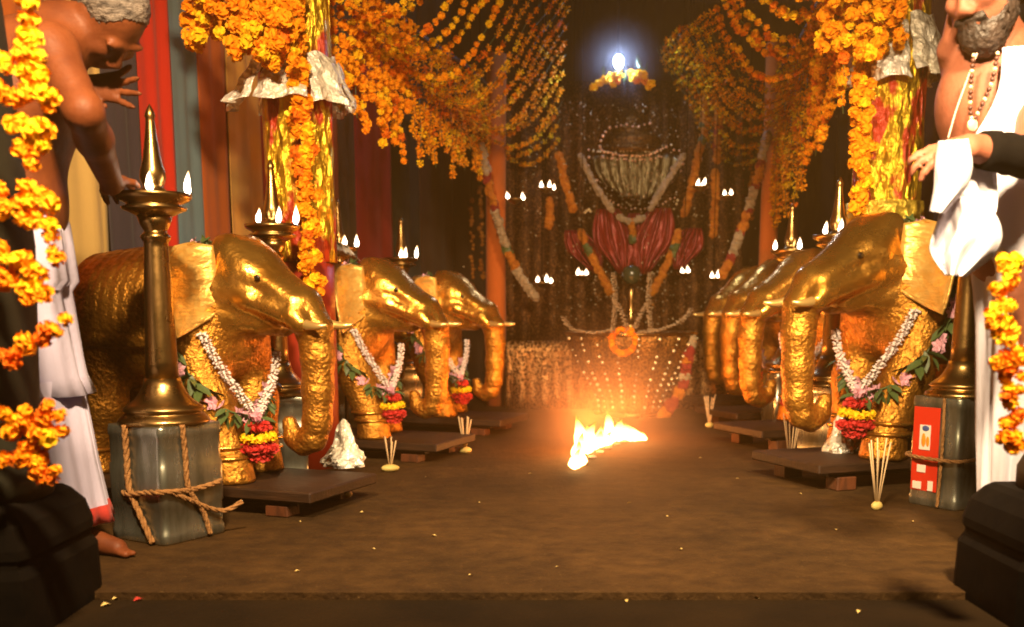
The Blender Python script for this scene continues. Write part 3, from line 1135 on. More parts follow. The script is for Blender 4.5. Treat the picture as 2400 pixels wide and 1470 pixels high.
def ear_mesh(side):
    """side -1: the elephant's right"""
    out = [(.045, -.092), (.10, -.075), (.135, -.03), (.148, .05), (.143, .12), (.135, .178), (.085, .155), (.035, .125), (.005, .10)]
    n, m_ = 17, 11
    def outer(t):
        q = t * (len(out) - 1)
        i = min(int(q), len(out) - 2)
        f = q - i
        return (out[i][0] + (out[i + 1][0] - out[i][0]) * f, out[i][1] + (out[i + 1][1] - out[i][1]) * f)
    e1 = Vector((-.62, side * .78, 0)).normalized()
    nv = Vector((.78, side * .62, 0)).normalized()
    org = Vector((.110, side * .125, .675))
    g = []
    for i in range(n):
        t = i / (n - 1)
        a = (0.0, -.085 + .185 * t)
        b = outer(t)
        row = []
        for j in range(m_):
            s = j / (m_ - 1)
            u = a[0] + (b[0] - a[0]) * s
            v = a[1] + (b[1] - a[1]) * s
            wv = (.0075 * math.sin(v * 105 + u * 22) + .004 * math.sin(v * 170 - u * 60 + 1)) * min(1, u / .04) + .075 * (u / .15) ** 2 + .02 * (u / .14) ** 2 * math.sin(v * 9) - .012 * math.sin(u / .15 * PI)
            row.append(org + e1 * u * 1.26 + Vector((.12 * v, 0, -v * 1.10)) + nv * wv)
        g.append(row)
    mb = MB().sheet(g, .008)
    rim = [g[i][m_ - 1] for i in range(n)]
    mb.tube(rim, .0062, 6)
    return mb.mesh('ear', M['gold_ear'])

eb = elephant_body_mesh()
ele = thing('golden_elephant', 'x', 'elephant statue')
body_ = link('body', eb, ele)
for sd in (-1, 1):
    link('ear', ear_mesh(sd), ele)
    pts = [Vector((.355, sd * .062, .535)), Vector((.39, sd * .070, .520)), Vector((.42, sd * .076, .513)), Vector((.452, sd * .080, .511)), Vector((.485, sd * .080, .515))]
    MB().tube(pts, [.021, .018, .015, .012, .005], 10).build('tusk', M['tusk'], ele)
    MB().ell((.248, sd * .106, .665), (.012, .006, .010), 8, 6).build('eye', M['eye'], body_)
def ring_mesh(c, r, rt):
    return MB().tube([(c[0] + r * math.cos(a), c[1] + r * math.sin(a), c[2]) for a in [2 * PI * i / 24 for i in range(24)]], rt, 6, closed=True)
for c in ((.128, -.13, .085), (.075, .13, .085), (-.445, -.125, .085), (-.37, .125, .085)):
    mb = ring_mesh(c, .072, .008)
    c2 = (c[0] - (.012 if c[1] < 0 and c[0] > 0 else 0), c[1], c[2] + .035)
    v0 = ring_mesh(c2, .074, .007)
    mb.add(v0.v, v0.f)
    mb.build('anklet', M['gold_smooth'], ele)
MB().tube([(-.565, 0, .60), (-.60, 0, .52), (-.605, .01, .40), (-.60, .01, .30), (-.605, .01, .24)], [.024, .018, .014, .014, .020], 8).build('tail', M['gold_body'], ele)

# wooden stand
def make_stand(H):
    t = thing('wooden_stand', 'x', 'stand')
    MB().box((-.06, 0, H - .018), (1.12, .44, .036), ch=.005).build('board', M['wood'], t, smooth=False)
    for y in (-.165, .165):
        MB().box((-.08, y, H - .036 - .0085), (1.02, .05, .016), ch=.003).build('rail', M['wood'], t, smooth=False)
    for x in (-.50, .36):
        for y in (-.165, .165):
            h = H - .053
            MB().box((x, y, h / 2), (.085, .075, h), ch=.004).build('leg', M['wood_red'], t, smooth=False)
    return t
stand_l, stand_r = make_stand(.09), make_stand(.105)

# garland set hung on an elephant
def rose_mesh(mt, seed, name):
    r = random.Random(seed)
    mb = MB()
    mb.ell((0, 0, 0), .34, 6, 4)
    for k in range(16):
        zz = 1 - 2 * (k + .5) / 16
        a = k * 2.399963
        d = Vector((math.sqrt(1 - zz * zz) * math.cos(a), math.sqrt(1 - zz * zz) * math.sin(a), zz))
        s = d.orthogonal().normalized()
        mb.add([d * .25, d * .42 + s * .26, d * .56, d * .42 - s * .26], [(0, 1, 2), (0, 2, 3)])
    return mb.mesh(name, mt, smooth=False)
def pinkflower_mesh():
    mb = MB()
    for k in range(5):
        a = 2 * PI * k / 5
        d = Vector((math.cos(a), math.sin(a), .15))
        s = Vector((-math.sin(a), math.cos(a), 0))
        mb.add([(0, 0, 0), d * .3 + s * .2, d * .52 + Vector((0, 0, .06)), d * .3 - s * .2], [(0, 1, 2), (0, 2, 3)])
    mb.ell((0, 0, .03), .08, 5, 3)
    return mb.mesh('pink_flower', M['pink'], smooth=False)
def leaf_mesh():
    mb = MB()
    mb.add([(0, 0, 0), (.3, .17, .05), (.65, .16, .05), (1, 0, -.06), (.65, -.16, .05), (.3, -.17, .05), (.33, 0, 0), (.66, 0, 0)],
           [(0, 6, 1), (1, 6, 7, 2), (2, 7, 3), (0, 5, 6), (5, 4, 7, 6), (4, 3, 7)])
    return mb.mesh('leaf', M['leaf'])
ROSE = [rose_mesh(M['rose_red'], 1, 'rose'), rose_mesh(M['rose_red'], 2, 'rose')]
PINK = pinkflower_mesh()
LEAF = leaf_mesh()

def jasmine_rope(mb, pts, r, per=.0065):
    pts = resample(pts, per)
    for i, p in enumerate(pts):
        for k in range(5):
            a = i * 1.1 + k * 2 * PI / 5
            d = Vector((math.cos(a) * .9, math.sin(a) * .9, random.uniform(-.5, .5)))
            c = p + d * r * random.uniform(.75, 1.05)
            o = d.orthogonal().normalized() * .0048
            o2 = d.cross(o).normalized() * .0048
            e = c + d.normalized() * .007
            mb.add([c + o, c + o2, c - o, c - o2, e, p], [(0, 1, 4), (1, 2, 4), (2, 3, 4), (3, 0, 4), (0, 5, 1), (2, 5, 3)])

def bez(pts, n=14):
    """smooth polyline through pts"""
    P_ = [Vector(p) for p in pts]
    out = []
    for i in range(len(P_) - 1):
        p0, p1, p2, p3 = P_[max(i - 1, 0)], P_[i], P_[i + 1], P_[min(i + 2, len(P_) - 1)]
        for k in range(n):
            t = k / n
            out.append(.5 * ((2 * p1) + (p2 - p0) * t + (2 * p0 - 5 * p1 + 4 * p2 - p3) * t * t + (3 * p1 - p0 - 3 * p2 + p3) * t ** 3))
    out.append(P_[-1])
    return out

def make_elephant_garland(seed, pom):
    random.seed(seed)
    t = thing('flower_garland', 'x', 'garland')
    low = Vector((.205, -.07, .215))
    for pts in ([(.085, -.185, .49), (.125, -.165, .40), (.17, -.12, .30), low], [(.175, .10, .42), (.19, .06, .35), (.20, -.01, .27), low]):
        mb = MB()
        jasmine_rope(mb, bez(pts), .0145)
        mb.build('jasmine_strand', M['jasmine'], t)
    # leafy strand with pink flowers, over the neck and down the flank
    side = bez([(.03, -.05, .80), (.0, -.15, .735), (-.02, -.205, .62), (-.015, -.225, .50), (.03, -.225, .40), (.09, -.20, .31), (.15, -.15, .24), low])
    other = bez([(.03, .05, .80), (.0, .15, .735), (-.02, .205, .62), (-.005, .215, .50), (.06, .19, .38), (.13, .11, .29), low])
    MB().tube(side + other[::-1], .0035, 5).build('stem', M['leaf'], t)
    for path in (side, other):
        pp = resample(path, .021)
        for i, p in enumerate(pp):
            if i % 7 in (3, 4):
                for _ in range(3):
                    link('pink_flower', PINK, t, p + Vector((random.uniform(-.02, .02), random.uniform(-.02, .01) - .012, random.uniform(-.02, .02))), rand_rot(), random.uniform(.040, .054))
            elif i % 7 in (0, 1, 5, 6):
                for _ in range(4):
                    link('leaf', LEAF, t, p + Vector((random.uniform(-.022, .022), random.uniform(-.02, .006), random.uniform(-.012, .012))), (random.uniform(-.6, .6), random.uniform(.2, 1.4), random.uniform(0, 6.28)), random.uniform(.055, .085))
    for _ in range(12):
        link('pink_flower', PINK, t, low + Vector((random.uniform(-.05, .05), random.uniform(-.05, .03), random.uniform(-.03, .02))), rand_rot(), random.uniform(.036, .05))
    for _ in range(8):
        link('leaf', LEAF, t, low + Vector((random.uniform(-.03, .03), random.uniform(-.03, .02), random.uniform(-.05, .0))), (random.uniform(-.6, .6), random.uniform(.2, 1.4), random.uniform(0, 6.28)), random.uniform(.05, .075))
    # tassel pom: red, yellow, red layers
    c = low + Vector((.010, -.014, -.080))
    for layer, (dz, cnt, rad, what) in enumerate(((.042, 9, .026, 'r'), (.012, 14, .042, 'y'), (-.018, 14, .044, 'r'), (-.045, 9, .028, 'r'))):
        for k in range(cnt):
            a = 2 * PI * k / cnt + layer
            q = c + Vector((rad * pom * math.cos(a), rad * pom * math.sin(a), dz * pom + random.uniform(-.005, .005)))
            if what == 'r':
                link('rose', random.choice(ROSE), t, q, rand_rot(), .032 * pom)
            else:
                link('marigold', MAR[2][k % 2], t, q, rand_rot(), .032 * pom)
    return t
garl = make_elephant_garland(3, 1.15)
random.seed(21)

A_L, A_R = math.radians(21), math.radians(20)
ORD = ('nearest', 'second', 'farthest')
used = []
def place(proto, loc, rz, label, group, mirror, sc=1.0):
    if proto.name not in used:
        used.append(proto.name)
        proto.location, proto.rotation_euler, proto['label'], proto['group'] = loc, (0, 0, rz), label, group
        proto.scale = (sc, -sc if mirror else sc, sc)
        return proto
    return dup(proto, loc, rz, label, group, (sc, -sc if mirror else sc, sc))
# left row: trunks show at these pixels and depths
LEFT = [(737, 3.42, 1.015), (1014, 4.64, 1.0), (1157, 5.65, .98)]
llab = ['gilded elephant nearest the camera on the left, by the brass lamp on the roped tin', 'middle gilded elephant of the left row with a red and yellow tassel', 'farthest gilded elephant of the left row beside the slim red post']
for k, (px, Y, sc) in enumerate(LEFT):
    H = .09
    fw = Vector((math.cos(A_L), -math.sin(A_L), 0))
    tp = P(px, 1000, Y)
    o = Vector((tp.x, Y, 0)) - fw * .38 * sc
    jit = math.radians((0, 2.5, -3)[k])
    place(ele, (o.x, o.y, H), -A_L + jit, llab[k], 'gilded elephants', False, sc)
    place(garl, (o.x, o.y, H), -A_L, 'garland of jasmine, leaves and pink flowers on the ' + ORD[k] + ' left elephant', 'garlands worn by the elephants', False, sc)
    place(stand_l, (o.x, o.y, 0), -A_L, 'low dark wooden stand under the ' + ORD[k] + ' left elephant', 'stands under the left elephants', False)
RIGHT = [(1876, 3.90, 1.14), (1768, 5.0, 1.06), (1712, 5.85, 1.06), (1664, 6.7, 1.05)]
rlab = ['gilded elephant nearest the camera on the right with a bright ear, beside the man', 'second gilded elephant of the right row', 'third gilded elephant of the right row', 'farthest gilded elephant of the right row, by the shrine']
for k, (px, Y, sc) in enumerate(RIGHT):
    H = .105
    fw = Vector((-math.cos(A_R), -math.sin(A_R), 0))
    tp = P(px, 950, Y)
    o = Vector((tp.x, Y, 0)) - fw * .38 * sc
    w_ = ('nearest', 'second', 'third', 'farthest')[k]
    jit = math.radians((0, -3, 2, 4)[k])
    place(ele, (o.x, o.y, H), PI + A_R + jit, rlab[k], 'gilded elephants', True, sc)
    place(garl, (o.x, o.y, H), PI + A_R, 'garland of jasmine, leaves and pink flowers on the ' + w_ + ' right elephant', 'garlands worn by the elephants', True, sc)
    place(stand_r, (o.x, o.y, 0), PI + A_R, 'low dark wooden stand under the ' + w_ + ' right elephant', 'stands under the right elephants', True)

# ================================================================== LAMPS ON TINS
def flame_mesh(h, w, lean=.0, seed=0, mt='flame', n=10):
    prof = [(.0, 0), (.55, .08), (.92, .22), (1.0, .34), (.86, .5), (.58, .68), (.30, .84), (.12, .94), (0, 1)]
    mb = MB()
    vs, fs = [], []
    for (r, z) in prof:
        for i in range(n):
            a = 2 * PI * i / n
            q = r * w / 2 * (1 + .16 * math.sin(2 * a + seed + z * 6) + .08 * math.sin(5 * a + seed * 2 - z * 9))
            vs.append((q * math.cos(a) + lean * z * z * h + .06 * w * math.sin(z * 6 + seed), q * math.sin(a), z * h))
    for k in range(len(prof) - 1):
        for i in range(n):
            j = (i + 1) % n
            fs.append((k * n + i, k * n + j, (k + 1) * n + j, (k + 1) * n + i))
    return mb.add(vs, fs).mesh('flame', M[mt])

def make_tin(s, h):
    t = thing('oil_tin', 'x', 'tin')
    mb = MB()
    rounded = []
    n = 32
    prof = [(.97, 0), (1.0, .006), (1.0, h * .09), (.975, h * .105), (.975, h * .30), (1.0, h * .315), (1.0, h * .66), (.975, h * .675), (.975, h * .90), (1.0, h * .915), (1.0, h - .012), (.985, h - .006), (.985, h)]
    vs, fs = [], []
    m_ = 0
    ring = []
    for cx, cy, a0 in ((1, 1, 0), (-1, 1, PI / 2), (-1, -1, PI), (1, -1, 1.5 * PI)):
        for k in range(5):
            a = a0 + PI / 2 * k / 4
            ring.append((cx * (s / 2 - .022) + .022 * math.cos(a), cy * (s / 2 - .022) + .022 * math.sin(a)))
    m_ = len(ring)
    for (q, z) in prof:
        for (x, y) in ring:
            vs.append((x * q, y * q, z))
    for k in range(len(prof) - 1):
        for i in range(m_):
            j = (i + 1) % m_
            fs.append((k * m_ + i, k * m_ + j, (k + 1) * m_ + j, (k + 1) * m_ + i))
    fs.append(tuple(range(m_ - 1, -1, -1)))
    fs.append(tuple(range((len(prof) - 1) * m_, len(prof) * m_)))
    mb.add(vs, fs).build('tin_body', M['tin'], t)
    return t

def rope(mb, pts, r=.006):
    pts = resample(bez(pts, 10), .006)
    for ph in (0, 2 * PI / 3, 4 * PI / 3):
        q = []
        up = None
        for i, p in enumerate(pts):
            tg = (pts[min(i + 1, len(pts) - 1)] - pts[max(i - 1, 0)]).normalized()
            s = tg.orthogonal().normalized() if up is None else (up - tg * up.dot(tg)).normalized()
            up = s
            a = i * .42 + ph
            q.append(p + (s * math.cos(a) + tg.cross(s) * math.sin(a)) * r * .55)
        mb.tube(q, r * .62, 5)

def make_lamp(name='brass_oil_lamp', flames=((.085, -40), (.085, 10), (.085, 60)), seed=0):
    """tall brass lamp: base, column, oil plate, finial, flames; z=0 at the foot"""
    t = thing(name, 'x', 'oil lamp')
    MB().lathe([(.0, .0), (.126, .0), (.130, .006), (.126, .014), (.112, .026), (.106, .030), (.108, .034), (.115, .038), (.112, .046), (.098, .056), (.080, .070), (.066, .088), (.056, .108), (.051, .130)], 40).build('base', M['brass'], t)
    MB().lathe([(.047, .128), (.045, .18), (.042, .28), (.038, .40), (.034, .50), (.033, .515), (.037, .520), (.041, .527), (.041, .534), (.034, .541), (.030, .546), (.034, .552), (.042, .566), (.050, .590)], 32).build('column', M['brass'], t)
    plate = MB().lathe([(.048, .588), (.072, .600), (.088, .606), (.090, .612), (.074, .618), (.078, .624), (.096, .632), (.103, .640), (.104, .650), (.098, .650), (.090, .640), (.03, .636), (.0, .636)], 40).build('oil_plate', M['brass'], t)
    MB().lathe([(.040, .636), (.042, .650), (.034, .662), (.026, .668), (.030, .678), (.036, .694), (.034, .714), (.027, .738), (.021, .775), (.016, .815), (.0125, .848), (.0125, .856), (.015, .862), (.012, .874), (.006, .886), (.0, .896)], 24).build('finial', M['brass'], t)
    for k, (r, deg) in enumerate(flames):
        a = math.radians(deg)
        link('flame', flame_mesh(.062 + .01 * ((k * 7) % 3), .021, .05, seed + k), plate, (r * math.cos(a), r * math.sin(a), .644))
    return t

def place_lamp(px, Y, zfoot, label, flames, seed, sc=1.0, zbase=None):
    t = make_lamp(flames=flames, seed=seed)
    c = P(px, 900, Y)
    t.location = (c.x, Y, zfoot)
    t['label'] = label
    t['group'] = 'brass oil lamps standing on tins'
    t.scale = (sc, sc, sc)
    return t

# near left: tin turned so that one corner faces the camera
corner = G(387, 1283)
th = math.radians(31)
S = .235
cen = corner + Vector((-math.cos(th), math.sin(th), 0)) * S / 2 + Vector((math.sin(th), math.cos(th), 0)) * S / 2
tin1 = make_tin(S, .335)
tin1.location = (cen.x, cen.y, 0)
tin1.rotation_euler = (0, 0, -th)
tag(tin1, 'square tin bound with coir rope under the near left brass lamp', 'tin', 'tins under the oil lamps')
mb = MB()
h = S / 2 + .007
ring = [(-h, -h * .6, .148), (-h * .2, -h, .140), (h * .4, -h, .150), (h * .98, -h * .98, .158), (h, -.2 * h, .150), (h, h * .7, .160), (h * .3, h, .155), (-h, h, .15), (-h, 0, .15), (-h, -h * .6, .148)]
rope(mb, ring, .0075)
mb.build('rope', M['rope'], tin1)
mb = MB()
rope(mb, [(-h * .15, -h, .338), (-h * .13, -h, .25), (-h * .1, -h, .16), (.25 * h, -h, .08), (.62 * h, -h, .004)], .0085)
mb.build('rope', M['rope'], tin1)
mb = MB()
rope(mb, [(h, -.35 * h, .338), (h, -.3 * h, .24), (h, -.25 * h, .158), (h, .15 * h, .08), (h, .35 * h, .004)], .0075)
mb.build('rope', M['rope'], tin1)
mb = MB()
rope(mb, [(h * 1.0, -h * .85, .158), (h + .004, -h * .3, .125), (h + .006, h * .35, .085), (h + .02, h * .75, .075), (h + .05, h * 1.05, .10)], .007)
mb.build('rope', M['rope'], tin1)
lamp1 = place_lamp(338, cen.y, .335, 'tall brass oil lamp on the roped tin, touched by the bowing man', ((.088, -78), (.094, 5)), 1)
lamp1.location.x = cen.x

def tin_at(px, Y, rz, label, h=.335, s=.22):
    t = make_tin(s, h)
    c = P(px, 1000, Y)
    t.location = (c.x, Y, 0)
    t.rotation_euler = (0, 0, rz)
    tag(t, label, 'tin', 'tins under the oil lamps')
    return t
for px, Y, rz, lab, lab2, fl, sd in (
        (650, 3.99, .3, 'brass oil lamp with three flames behind the head of the nearest left elephant', 'bare tin under the lamp behind the nearest left elephant', ((.09, -110), (.08, -60), (.095, -10)), 3),
        (800, 5.30, .2, 'brass oil lamp half hidden by crumpled foil behind the middle left elephant', 'tin under the lamp behind the middle left elephant', ((.09, -60), (.095, -5)), 5),
        (945, 6.35, .4, 'brass oil lamp with three flames above the back of the farthest left elephant', 'tin under the lamp behind the farthest left elephant', ((.09, -85), (.06, -60), (.095, -10)), 7),
        (1948, 4.50, .5, 'brass oil lamp with two flames behind the nearest right elephant', 'tin under the lamp behind the nearest right elephant', ((.092, -140), (.09, -100)), 9),
        (1842, 5.55, .1, 'brass oil lamp behind the second right elephant', 'tin under the lamp behind the second right elephant', ((.095, -165), (.06, -60)), 11)):
    tin_at(px, Y, rz, lab2)
    place_lamp(px, Y, .335, lab, fl, sd)

# near right: tin with a red printed face
c2 = G(2240, 1200)
th2 = math.radians(58)
S2 = .195
cen2 = c2 + Vector((-math.cos(th2), math.sin(th2), 0)) * S2 / 2 + Vector((math.sin(th2), math.cos(th2), 0)) * S2 / 2
tin2 = make_tin(S2, .372)
tin2.location = (cen2.x, cen2.y, 0)
tin2.rotation_euler = (0, 0, -th2)
tag(tin2, 'square tin with a red and white printed face under the near right lamp', 'tin', 'tins under the oil lamps')
h = S2 / 2
lab_ = MB().box((-.030, -h - .001, .195), (S2 * .52, .003, .285), ch=.001).build('printed_label', M['tin_red'], tin2, smooth=False)
mb = MB(); mb.box((-.032, -h - .004, .235), (.042, .003, .085), ch=.001); mb.box((-.040, -h - .004, .128), (.034, .003, .026), .0, ch=.001); mb.box((-.054, -h - .004, .070), (.034, .003, .026), ch=.001); mb.box((-.002, -h - .004, .072), (.020, .003, .034), ch=.001)
mb.build('white_print', M['tin_white'], lab_, smooth=False)
MB().ell((-.030, -h - .0055, .266), (.014, .002, .010), 12, 6).build('blue_print', M['tin_blue'], lab_)
mb = MB(); mb.ell((-.036, -h - .0055, .226), (.009, .002, .024), 10, 6); mb.ell((-.020, -h - .0055, .222), (.007, .002, .018), 10, 6)
mb.build('orange_print', M['tin_orange'], lab_)
h += .008
mb = MB()
rope(mb, [(-h, h, .172), (-h, -h * .9, .170), (h * .95, -h, .168), (h, h * .9, .176), (h + .07, h * 1.15, .18)], .006)
mb.build('rope', M['rope'], tin2)
mb = MB()
rope(mb, [(h * .35, -h, .372), (h * .37, -h, .2), (h * .30, -h, .003)], .005)
rope(mb, [(h, h * .75, .372), (h, h * .7, .18), (h, h * .9, .003)], .005)
mb.build('rope', M['rope'], tin2)
lamp2 = place_lamp(2262, cen2.y, .372, 'tall brass oil lamp on the red printed tin beside the bearded man', ((.09, 60),), 13, .93)
lamp2.location.x = cen2.x + .025

# ================================================================== FIRE
fire = thing('camphor_fire', 'line of camphor burning with white flames on the floor before the shrine', 'fire', G(1420, 1050))
fb = fire.location.copy()
for k, (px, py, hpx, wpx, lean) in enumerate(((1347, 1102, 50, 32, .25), (1360, 1094, 60, 34, -.1), (1352, 1080, 66, 30, .2), (1364, 1072, 100, 34, -.14), (1376, 1066, 78, 36, .25), (1384, 1056, 60, 34, -.2), (1396, 1056, 46, 34, .3),
                                               (1410, 1050, 52, 34, .0), (1420, 1046, 34, 30, .3), (1430, 1040, 76, 28, -.12), (1440, 1038, 56, 28, .35), (1450, 1036, 34, 26, -.2), (1466, 1034, 46, 26, -.55), (1478, 1036, 50, 28, -.75), (1490, 1036, 44, 30, -.6), (1500, 1034, 30, 26, -.5), (1509, 1034, 22, 18, -.3))):
    g_ = G(px, py)
    s = g_.y / FP
    link('flame', flame_mesh(hpx * s, wpx * s, lean, k * 1.7, 'fire', 14), fire, g_ - fb + Vector((0, 0, .002)))
for k in range(9):
    g_ = G(1350 + 19 * k, 1100 - 68 * math.sin(k / 8 * PI / 2))
    MB().box((g_.x - fb.x, g_.y - fb.y, .006), (.035, .03, .012), k, .004).build('camphor_tablet', M['ash'], fire, smooth=False)
for (px, py, e) in ((1365, 1060, 20.0), (1430, 1030, 13.0), (1490, 1025, 11.0)):
    d = bpy.data.lights.new('fire_light', 'POINT')
    d.energy = e
    d.color = (1.0, .30, .06)
    d.shadow_soft_size = .06
    o = bpy.data.objects.new('fire_light', d)
    COL.objects.link(o)
    o.parent = fire
    o.location = G(px, py) - fb + Vector((0, 0, .16))

# ================================================================== SHRINE
AX = P(1476, 800, 6.7).x
# dais with sequinned front
dais = thing('shrine_dais', 'low dais faced with sequinned gold cloth at the end of the aisle', 'dais', (AX, 7.6, 0))
xl, xr = P(1185, 800, 7.0).x - AX, P(1725, 800, 7.0).x - AX
zt = P(1400, 800, 7.0).z
MB().box(((xl + xr) / 2, .1, zt / 2 - .01), (xr - xl, 1.35, zt - .02), ch=.01).build('dais_body', M['back_cloth'], dais, smooth=False)
g = []
for i in range(70):
    x = xl + (xr - xl) * i / 69
    g.append([(x, -.595 + .02 * math.sin(x * 38) * (1.2 - s / 6), zt * s / 6 + .004) for s in range(7)])
MB().sheet(g, .004).build('sequin_drape', M['sequin'], dais)

# bowl-shaped gold net skirt with strings of beads
def sphere_mesh(name, mt):
    return MB().ell((0, 0, 0), 1.0, 8, 5).mesh(name, mt)
GB, CB = sphere_mesh('gold_bead', M['gold_bead']), sphere_mesh('copper_bead', M['copper_bead'])
bowl = thing('gold_net_stand', 'flaring stand hung with gold net and strings of shining beads in front of the shrine', 'pedestal', (AX, 6.65, 0))
SCY = 6.65 / FP
zT = P(1476, 782, 6.5).z
prof = [(.19, .02), (.21, .10), (.26, .20), (.33, .32), (.385, .44), (.405, zT - .02), (.40, zT)]
g = []
for i in range(73):
    a = 2 * PI * i / 72
    row = []
    for (r, z) in prof:
        q = r * (1 + .03 * math.sin(a * 18))
        row.append((q * math.cos(a), q * math.sin(a), z))
    g.append(row)
MB().sheet(g, .004).build('net_skirt', M['gold_net'], bowl)
MB().lathe([(.42, zT - .012), (.43, zT), (.42, zT + .012), (.0, zT + .014)], 40).build('rim', M['brass'], bowl)
def prof_r(z):
    for (r0, z0), (r1, z1) in zip(prof[:-1], prof[1:]):
        if z <= z1:
            return r0 + (r1 - r0) * (z - z0) / max(z1 - z0, 1e-6)
    return prof[-1][0]
for a_deg in (-160, -142, -125, -108, -90, -72, -55, -38, -20):
    a = math.radians(a_deg)
    for k in range(13):
        z = .06 + (zT - .09) * k / 12
        sway = .10 * math.cos(a) * (1 - k / 12)
        r = prof_r(z) * 1.04 + .012
        aa = a + random.uniform(-.02, .02)
        if random.random() < .15:
            continue
        link('bead', GB, bowl, (r * math.cos(aa), r * math.sin(aa), z), None, random.choice((.006, .008, .010, .012)))
MB().lathe([(.23, .0), (.235, .02), (.20, .022)], 30).build('foot', M['brass'], bowl)

# marigold ring, brass standing lamp and jasmine strands over the bowl
c = P(1461, 800, 6.22)
t = thing('marigold_wreath', 'small orange marigold wreath standing on the rim of the gold net stand', 'wreath', c)
for k in range(22):
    a = 2 * PI * k / 22
    add_marigold(t, (.072 * math.cos(a), random.uniform(-.01, .01), .072 * math.sin(a)), .045, (5, 0, 0, 4))
c = P(1478, 768, 6.5)
t = thing('idol_stand', 'small brass stand with a dark crown among the jasmine strands', 'stand', c)
MB().lathe([(.05, 0), (.055, .01), (.03, .03), (.016, .06), (.014, .16), (.02, .20), (.012, .24), (.004, .26)], 16).build('post', M['brass'], t)
MB().lathe([(.03, .27), (.055, .30), (.06, .34), (.045, .375), (.0, .39)], 16).build('crown', mat('dark_green_enamel', (.02, .035, .02), .25), t)
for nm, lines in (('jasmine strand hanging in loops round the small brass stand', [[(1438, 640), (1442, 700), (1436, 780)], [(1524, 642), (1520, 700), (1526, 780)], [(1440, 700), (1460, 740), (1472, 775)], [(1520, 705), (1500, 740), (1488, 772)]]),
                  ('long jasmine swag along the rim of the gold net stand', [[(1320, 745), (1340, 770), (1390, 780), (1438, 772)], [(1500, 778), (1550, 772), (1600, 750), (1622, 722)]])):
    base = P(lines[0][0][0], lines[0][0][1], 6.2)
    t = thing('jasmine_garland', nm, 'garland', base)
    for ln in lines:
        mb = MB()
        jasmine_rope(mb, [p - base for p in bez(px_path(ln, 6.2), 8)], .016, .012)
        mb.build('jasmine_strand', M['jasmine_shaded'], t)

# the shield of silver with a beaded crown and silk fans: the deity's backplate
YB = 7.45
kol = thing('silver_deity_shield', 'round silver shield crowned with rows of copper beads, framed in crimson silk', 'shrine idol', P(1490, 640, YB))
kb = kol.location.copy()
def disc(px, py, rw, rh, Y, bulge, n=40, m_=8):
    mb = MB()
    c = P(px, py, Y)
    s = Y / FP
    vs, fs = [c + Vector((0, -bulge, 0))], []
    for k in range(1, m_ + 1):
        q = k / m_
        for i in range(n):
            a = 2 * PI * i / n
            vs.append(c + Vector((rw * s * q * math.cos(a), -bulge * (1 - q * q) + .012 * math.sin(q * 22), rh * s * q * math.sin(a))))
    for i in range(n):
        fs.append((0, 1 + i, 1 + (i + 1) % n))
    for k in range(m_ - 1):
        for i in range(n):
            j = (i + 1) % n
            fs.append((1 + k * n + i, 1 + (k + 1) * n + i, 1 + (k + 1) * n + j, 1 + k * n + j))
    o = len(vs)
    vs.append(c + Vector((0, .06, 0)))
    for i in range(n):
        fs.append((o, 1 + (m_ - 1) * n + (i + 1) % n, 1 + (m_ - 1) * n + i))
    mb.add([Vector(v) - kb for v in vs], fs)
    return mb
g = []
for i in range(49):
    t = i / 48
    row = []
    for j in range(10):
        q = j / 9
        hw = 104 - 46 * q ** 2.2
        px = 1496 + (t - .5) * 2 * hw
        py = 356 + (112 - 26 * (2 * t - 1) ** 2 * q) * q + 10 * (2 * t - 1) ** 2 * (1 - q)
        row.append(P(px, py, YB - .14 * math.sin(t * PI) + .014 * math.sin(t * 58)) - kb)
    g.append(row)
MB().sheet(g, .006).build('silver_veil', M['silver'], kol)
sY = YB / FP
cr = P(1482, 362, YB) - kb
MB().lathe([(84 * sY, 0), (82 * sY, 10 * sY), (66 * sY, 22 * sY), (70 * sY, 27 * sY), (66 * sY, 36 * sY), (46 * sY, 48 * sY), (49 * sY, 53 * sY), (44 * sY, 62 * sY), (24 * sY, 74 * sY), (26 * sY, 78 * sY), (14 * sY, 90 * sY), (4 * sY, 104 * sY), (0, 108 * sY)], 36, (cr.x, .06, cr.z), wob=.03).build('tiered_crown', M['gold_net_dark'], kol)
def fan(px0, py0, px1, py1, hw, Y, lean):
    """a hanging silk lobe, pleated"""
    g = []
    for i in range(41):
        t = i / 40
        row = []
        for j in range(9):
            s = j / 8
            wdt = hw * (math.sin(min(1, .25 + s * 1.05) * PI * .62)) * (1 - .75 * max(0, s - .55) / .45)
            px = px0 + (px1 - px0) * s + (t - .5) * 2 * wdt + lean * s
            py = py0 + (py1 - py0) * s
            row.append(P(px, py, Y + .022 * math.sin(t * 31 + s * 3) + .012 * math.sin(t * 53 + px0) - .05 * math.sin(t * PI)) - kb)
        g.append(row)
    return MB().sheet(g, .006)
for a in ((1425, 490, 1462, 642, 52, YB - .18, 0), (1548, 488, 1508, 642, 52, YB - .18, 0), (1345, 540, 1400, 640, 42, YB - .1, 0), (1625, 535, 1590, 632, 40, YB - .1, 0), (1486, 500, 1486, 625, 26, YB - .14, 0)):
    fan(*a).build('silk_fan', M['silk_pink'], kol)
def bead_arc(pts, n, r, me=CB):
    path = resample(bez([P(a, b, YB - .16) for a, b in pts], 10), .001)
    for k in range(n):
        p = path[int(k / max(n - 1, 1) * (len(path) - 1))]
        link('bead', me, kol, p - kb + Vector((random.uniform(-.006, .006), 0, random.uniform(-.006, .006))), None, r * random.uniform(.7, 1.25))
bead_arc([(1404, 345), (1412, 318), (1430, 300), (1458, 293), (1498, 296), (1522, 290)], 12, .011)
